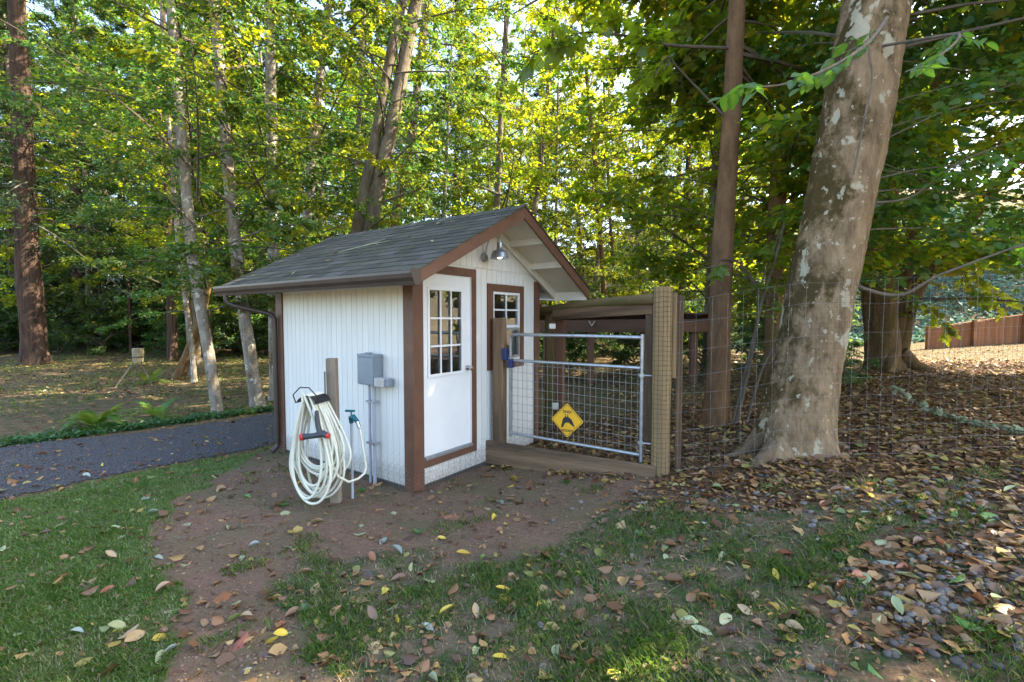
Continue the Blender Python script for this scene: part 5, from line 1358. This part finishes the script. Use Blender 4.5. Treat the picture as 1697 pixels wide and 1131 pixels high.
inlt = ragged(LITT, x, y, .25); inm = ragged(MEAD, x, y); inc = inside(COBA, x, y) | inside(COBB, x, y); ind = inside(DIRT, x, y)
wood_ = (y > 11) & ~inside(DRIVE, x, y)
p_ = np.where(inlt & ~inc, .9, np.where(inc, .42, np.where(inm, .09, np.where(ind, .05, np.where(wood_, .25, np.where(inside(DRIVE, x, y), .07, np.where(x > 2, .4, .04)))))))
k_ = (rng.random(len(x)) < p_) & ~in_run(x, y); x, y = x[k_], y[k_]
tag(link('leaf_litter', flat_leaves('leaf_litter', x, y, rng.uniform(.032, .070, len(x)) * (1 + (rng.random(len(x)) < .3) * .8), 'litter')), kind='stuff')

# green cover at the far edge of the drive and shade plants
e0, e1 = gp(463, 681), gp(-60, 752)
tq = rng.random(7000); off = np.abs(rng.normal(0, .55, 7000)) * (.6 + .6 * fnoise(tq * 26, tq * 9, 1.0, 2.0)).clip(.15)
x = e0[0] + (e1[0] - e0[0]) * tq * 1.3 - .05 * fnoise(tq * 30, tq * 10) + off * -.62; y = e0[1] + (e1[1] - e0[1]) * tq * 1.3 + off * .78
D = unit(np.stack([rng.normal(0, 1, 7000), rng.normal(0, 1, 7000), rng.normal(.1, .4, 7000)], 1)); N_ = unit(np.stack([rng.normal(0, .5, 7000), rng.normal(0, .5, 7000), np.ones(7000)], 1)); N_ = unit(N_ - D * (N_ * D).sum(1, keepdims=True))
C_ = np.stack([x, y, gz(x, y) + rng.random(7000) ** 1.5 * .10 * np.exp(-off)], 1)
tag(link('ground_cover', leaves_mesh('ground_cover', C_, D, N_, rng.uniform(.03, .08, 7000), 'cover', .75)), kind='stuff')
n_ = 30000; x = rng.uniform(-22, -3, n_); y = rng.uniform(9, 25, n_); k_ = (fnoise(x, y, .9, 3.0) + .5 * fnoise(x, y, 2.7, 1.0) > -.02) & ~inside(DRIVE, x, y); x, y = x[k_], y[k_]; n_ = len(x)
D = unit(np.stack([rng.normal(0, 1, n_), rng.normal(0, 1, n_), rng.normal(.3, .4, n_)], 1)); N_ = unit(np.stack([rng.normal(0, .6, n_), rng.normal(0, .6, n_), np.ones(n_)], 1)); N_ = unit(N_ - D * (N_ * D).sum(1, keepdims=True))
tag(link('forest_weeds', leaves_mesh('forest_weeds', np.stack([x, y, gz(x, y) + rng.random(n_) ** 3 * .16], 1), D, N_, rng.uniform(.04, .10, n_), 'weed', .45)), kind='stuff')
# creeper on the bank behind the board fence
n_ = 60000; x = rng.uniform(11, 50, n_); y = rng.uniform(24.5, 52, n_); D = unit(np.stack([rng.normal(0, 1, n_), rng.normal(0, 1, n_), rng.normal(0, .4, n_)], 1)); N_ = unit(np.stack([rng.normal(0, .5, n_), rng.normal(-.5, .5, n_), np.ones(n_)], 1)); N_ = unit(N_ - D * (N_ * D).sum(1, keepdims=True))
tag(link('bank_creeper', leaves_mesh('bank_creeper', np.stack([x, y, gz(x, y) + rng.random(n_) * .5 * (1 + fnoise(x, y, .5))], 1), D, N_, rng.uniform(.14, .34, n_), 'bluecover', .7)), kind='stuff')

# cobbles
def ico():
    t_ = (1 + 5 ** .5) / 2
    v = np.array([(-1, t_, 0), (1, t_, 0), (-1, -t_, 0), (1, -t_, 0), (0, -1, t_), (0, 1, t_), (0, -1, -t_), (0, 1, -t_), (t_, 0, -1), (t_, 0, 1), (-t_, 0, -1), (-t_, 0, 1)], float); v = unit(v)
    f = [(0, 11, 5), (0, 5, 1), (0, 1, 7), (0, 7, 10), (0, 10, 11), (1, 5, 9), (5, 11, 4), (11, 10, 2), (10, 7, 6), (7, 1, 8), (3, 9, 4), (3, 4, 2), (3, 2, 6), (3, 6, 8), (3, 8, 9), (4, 9, 5), (2, 4, 11), (6, 2, 10), (8, 6, 7), (9, 8, 1)]
    vv = list(v); ff = []; mid = {}
    def m_(a, b_):
        k = (min(a, b_), max(a, b_))
        if k not in mid: mid[k] = len(vv); vv.append(unit((vv[a] + vv[b_])[None])[0])
        return mid[k]
    for a, b_, c in f: x1, y1, z1 = m_(a, b_), m_(b_, c), m_(c, a); ff += [(a, x1, z1), (b_, y1, x1), (c, z1, y1), (x1, y1, z1)]
    return np.array(vv), np.array(ff), v, np.array(f)
IV, IF, IV0, IF0 = ico()
cob_me = []
for k in range(5):
    r_ = np.random.default_rng(k); sc3 = np.array([1, r_.uniform(.68, .9), r_.uniform(.5, .68)])
    cob_me.append(npmesh('cobble', (IV + .08 * np.sin(IV * 2.3 + r_.uniform(0, 6, 3))) * sc3, IF, 'cob', smooth=True))
cx, cyy = sample(60000, 2.1, 9, 1.3)
A_, B_, C2, D2 = inside(COBA, cx, cyy), inside(COBB, cx, cyy), inside(COBC, cx, cyy), inside(COBD, cx, cyy)
cln = fnoise(cx, cyy, 2.6, 2.0)
pc_ = np.where(B_, .20 + .22 * (cln > .05), np.where(A_, .26, np.where(C2, .035, np.where(D2, .05 * (cln > 0), np.where(ragged(MEAD, cx, cyy), .012 * (cln > .2), np.where(inside(LITT, cx, cyy) & (cyy < 5.5), .03, 0))))))
k_ = (rng.random(len(cx)) < pc_ * .42) & ~in_run(cx, cyy); cx, cyy, A_, B_ = cx[k_], cyy[k_], A_[k_], B_[k_]
sz = rng.uniform(.013, .031, len(cx)); vis = (np.abs(cx / cyy) < 1.05) & (cyy > 2.4)
order = np.argsort(-(sz / cyy) * vis); big_n = 290
for i in order[:big_n]:
    lab = 'smooth grey cobble in the stony patch at the lower right corner' if B_[i] else 'smooth grey cobble in the stony band below the leaf litter' if A_[i] else 'smooth grey cobble lying loose among grass and dirt'
    o = link('cobble', cob_me[i % 5]); o.location = (cx[i], cyy[i], float(gz(cx[i], cyy[i])) + sz[i] * .25); o.scale = (sz[i],) * 3; o.rotation_euler = (rng.normal(0, .25), rng.normal(0, .25), rng.uniform(0, 6.28))
    tag(o, lab, 'cobble', {True: 'cobbles at the lower right', False: 'cobbles in the band' if A_[i] else 'loose cobbles'}[bool(B_[i])])
rest = order[big_n:]; m_ = len(rest)
rot = rng.uniform(0, 6.28, m_); base = IV * np.array([1, .78, .58])
ca, sa = np.cos(rot)[:, None], np.sin(rot)[:, None]
vx = (base[None, :, 0] * ca - base[None, :, 1] * sa) * sz[rest][:, None] + cx[rest][:, None]; vy = (base[None, :, 0] * sa + base[None, :, 1] * ca) * sz[rest][:, None] + cyy[rest][:, None]; vz = base[None, :, 2] * sz[rest][:, None] + (gz(cx[rest], cyy[rest]) + sz[rest] * .2)[:, None]
Vc = np.stack([vx, vy, vz], 2).reshape(-1, 3); Fc = (np.arange(m_)[:, None, None] * len(IV) + IF[None]).reshape(-1, 3)
tag(link('pebbles', npmesh('pebbles', Vc, Fc, 'cob', smooth=True)), kind='stuff')

# soil crumbs, leaf bits and twigs
qx, qy = sample(60000, 2.0, 9, 1.5); k_ = (ragged(DIRT, qx, qy, .2) | (ragged(MEAD, qx, qy) & (rng.random(len(qx)) < .35))) & ~in_run(qx, qy); qx, qy = qx[k_], qy[k_]; m_ = len(qx)
s3 = .003 + .011 * rng.random(m_) ** 4; rot = rng.uniform(0, 6.28, m_); ca, sa = np.cos(rot)[:, None], np.sin(rot)[:, None]; base = IV0 * np.array([1, .8, .6])
Vc = np.stack([(base[None, :, 0] * ca - base[None, :, 1] * sa) * s3[:, None] + qx[:, None], (base[None, :, 0] * sa + base[None, :, 1] * ca) * s3[:, None] + qy[:, None], base[None, :, 2] * s3[:, None] + gz(qx, qy)[:, None] + s3[:, None] * .2], 2).reshape(-1, 3)
tag(link('soil_crumbs', npmesh('soil_crumbs', Vc, (np.arange(m_)[:, None, None] * 12 + IF0[None]).reshape(-1, 3), 'crumb')), kind='stuff')
qx, qy = sample(26000, 2.0, 10, 1.4); k_ = (rng.random(len(qx)) < np.where(inside(DRIVE, qx, qy), .10, np.where(ragged(LAWN, qx, qy), .10, .45))) & ~in_run(qx, qy); qx, qy = qx[k_], qy[k_]
tag(link('leaf_crumbs', flat_leaves('leaf_crumbs', qx, qy, rng.uniform(.008, .032, len(qx)), 'litter', .004)), kind='stuff')
g = Geo(); qx, qy = sample(900, 2.1, 9, 1.3)
for a, b_ in zip(qx, qy):
    if in_run(np.array([a]), np.array([b_]))[0] or inside(DRIVE, np.array([a]), np.array([b_]))[0]: continue
    L = random.uniform(.05, .28); th_ = random.uniform(0, 6.28); p = Vector((a, b_, float(gz(a, b_)) + .008)); d_ = Vector((math.cos(th_), math.sin(th_), 0)); sv_ = Vector((-d_.y, d_.x, 0))
    g.tube([p, p + d_ * L * .5 + sv_ * random.gauss(0, .02) + Vector((0, 0, .008)), p + d_ * L], [.0022, .002, .0012], 3, caps=False)
g.build('twigs', 'twig')['kind'] = 'stuff'

# loose gravel on the drive
gxx, gyy = sample(80000, 4.4, 16, 1.3); k_ = inside(DRIVE, gxx, gyy) & ~in_run(gxx, gyy); gxx, gyy = gxx[k_], gyy[k_]; m_ = len(gxx)
s3 = rng.uniform(.006, .020, m_); rot = rng.uniform(0, 6.28, m_); ca, sa = np.cos(rot)[:, None], np.sin(rot)[:, None]; base = IV0 * np.array([1, .8, .7])
Vc = np.stack([(base[None, :, 0] * ca - base[None, :, 1] * sa) * s3[:, None] + gxx[:, None], (base[None, :, 0] * sa + base[None, :, 1] * ca) * s3[:, None] + gyy[:, None], base[None, :, 2] * s3[:, None] + (gz(gxx, gyy) + .011)[:, None]], 2).reshape(-1, 3)
tag(link('gravel', npmesh('gravel', Vc, (np.arange(m_)[:, None, None] * 12 + IF0[None]).reshape(-1, 3), 'gravel')), kind='stuff')

# fallen leaves, each its own object
LM = {}
for k in FL:
    LM[k] = [leaf_object_mesh('ovate', 'fl_' + k), leaf_object_mesh('maple', 'fl_' + k), leaf_object_mesh('ovate', 'fl_' + k, .30, .55, .25), leaf_object_mesh('ovate', 'fl_' + k, -.38, .1, .4), leaf_object_mesh('ovate', 'fl_' + k, .12, .9, -.3)]
fr = random.Random(77); made = 0
while made < 295:
    px_ = fr.uniform(5, 1690); py_ = 1128 - (1128 - 745) * fr.random() ** .8
    X_, Y_, Z_ = gp(px_, py_)
    if bool(in_run(np.array([X_]), np.array([Y_]))[0]) or Y_ > 9: continue
    q = lambda P: bool(inside(P, np.array([X_]), np.array([Y_]))[0])
    where = 'drive' if q(DRIVE) else 'lawn' if q(LAWN) else 'dirt' if q(DIRT) else 'grass' if q(MEAD) else 'litter'
    if where == 'drive' and fr.random() < .3: continue
    kc = fr.choices(list(FL), {'litter': (3, 2, 3, 3, 2, 1.2, .6)}.get(where, (4, 2.2, 2.6, 1.4, .8, .8, 1.2)))[0]
    mp_ = fr.random() < (.10 if kc in ('tan', 'brown', 'rust') else .0)
    size = fr.uniform(.070, .130) if not mp_ else fr.uniform(.12, .17)
    o = link('fallen_leaf', LM[kc][1 if mp_ else fr.choice((0, 2, 3, 4))])
    o.location = (X_, Y_, Z_ + (.018 if where in ('lawn', 'grass') else .012) + (.012 if where == 'drive' else 0) + (.02 if where == 'litter' else 0) - (.012 if fr.random() < .35 else 0)); o.rotation_euler = (fr.gauss(0, .32), fr.gauss(.08, .22), fr.uniform(0, 6.28)); o.scale = (size, size * fr.uniform(.65, 1.1), size * fr.choice((-1, 1, 1)))
    wl = {'drive': 'on the dark gravel drive', 'lawn': 'on the short lawn at left', 'dirt': 'on the bare dirt', 'grass': 'in the rough grass', 'litter': 'on top of the brown leaf litter'}[where]
    tag(o, f"{kc} {'lobed' if mp_ else 'oval'} fallen leaf lying {wl}", 'leaf', f'{kc} fallen leaves {wl}')
    made += 1
# leaf lying on the roof, and small green weeds in the dirt
o = link('fallen_leaf', LM['pale green'][0]); o.matrix_world = Matrix.Translation(sw(.93, .55, rt(.93) + .04)) @ Matrix.Rotation(TH, 4, 'Z') @ Matrix.Rotation(R(-27), 4, 'Y') @ Matrix.Scale(.13, 4)
tag(o, 'pale green fallen leaf lying on the shingled roof', 'leaf')
tw_ = empty('roof_twig', sw(.45, 1.35, rt(.45) + .03), TH, 'thin pale forked twig lying on the roof shingles', 'twig')
rp = lambda x, y: sw(x, y, rt(x) + .032)
Geo().tube([rp(.30, 1.75), rp(.40, 1.5), rp(.47, 1.25), rp(.50, .95)], [.004, .005, .004, .002], 5).tube([rp(.44, 1.4), rp(.56, 1.25), rp(.62, 1.18)], [.004, .003, .002], 5).tube([rp(.47, 1.22), rp(.40, 1.05)], [.003, .002], 5).build('stick', 'lichen', tw_)
for k in range(14):
    x_, y_ = fr.uniform(-.3, 1.1), fr.uniform(-.4, 3.1)
    o = link('fallen_leaf', LM[fr.choice(['tan', 'brown', 'pale green', 'brown'])][fr.choice((0, 2, 3, 4))]); sz_ = fr.uniform(.03, .07)
    o.matrix_world = Matrix.Translation(sw(x_, y_, rt(x_) + .03)) @ Matrix.Rotation(TH, 4, 'Z') @ Matrix.Rotation(R(-27), 4, 'Y') @ Matrix.Rotation(fr.uniform(0, 6.28), 4, 'Z') @ Matrix.Scale(sz_, 4)
    tag(o, 'small dry leaf scrap lying on the shingled roof', 'leaf', 'leaf scraps on the roof')
for i, (px_, py_) in enumerate(((692, 886), (1060, 890), (1395, 930), (600, 815), (940, 800), (505, 1015))):
    p = Vector(gp(px_, py_)); wr_ = random.Random(i + 90)
    root = empty('weed', p, 0, ('tiny upright weed in the bare dirt before the shed', 'broad leafed weed at the edge of the rough grass', 'small bright weed near the cobbles', 'small weed at the foot of the hose post', 'flat dark green weed beside the gate board', 'low weed beside the dirt path')[i], 'weed')
    for k in range(8):
        a = k * 2.4; up = .55 if i != 4 else .15
        place_leaf(me_ovate, root, p + Vector((0, 0, .005)), (math.cos(a), math.sin(a), up * wr_.uniform(.6, 2.2)), (-math.cos(a) * .5, -math.sin(a) * .5, 1), wr_.uniform(.04, .075))
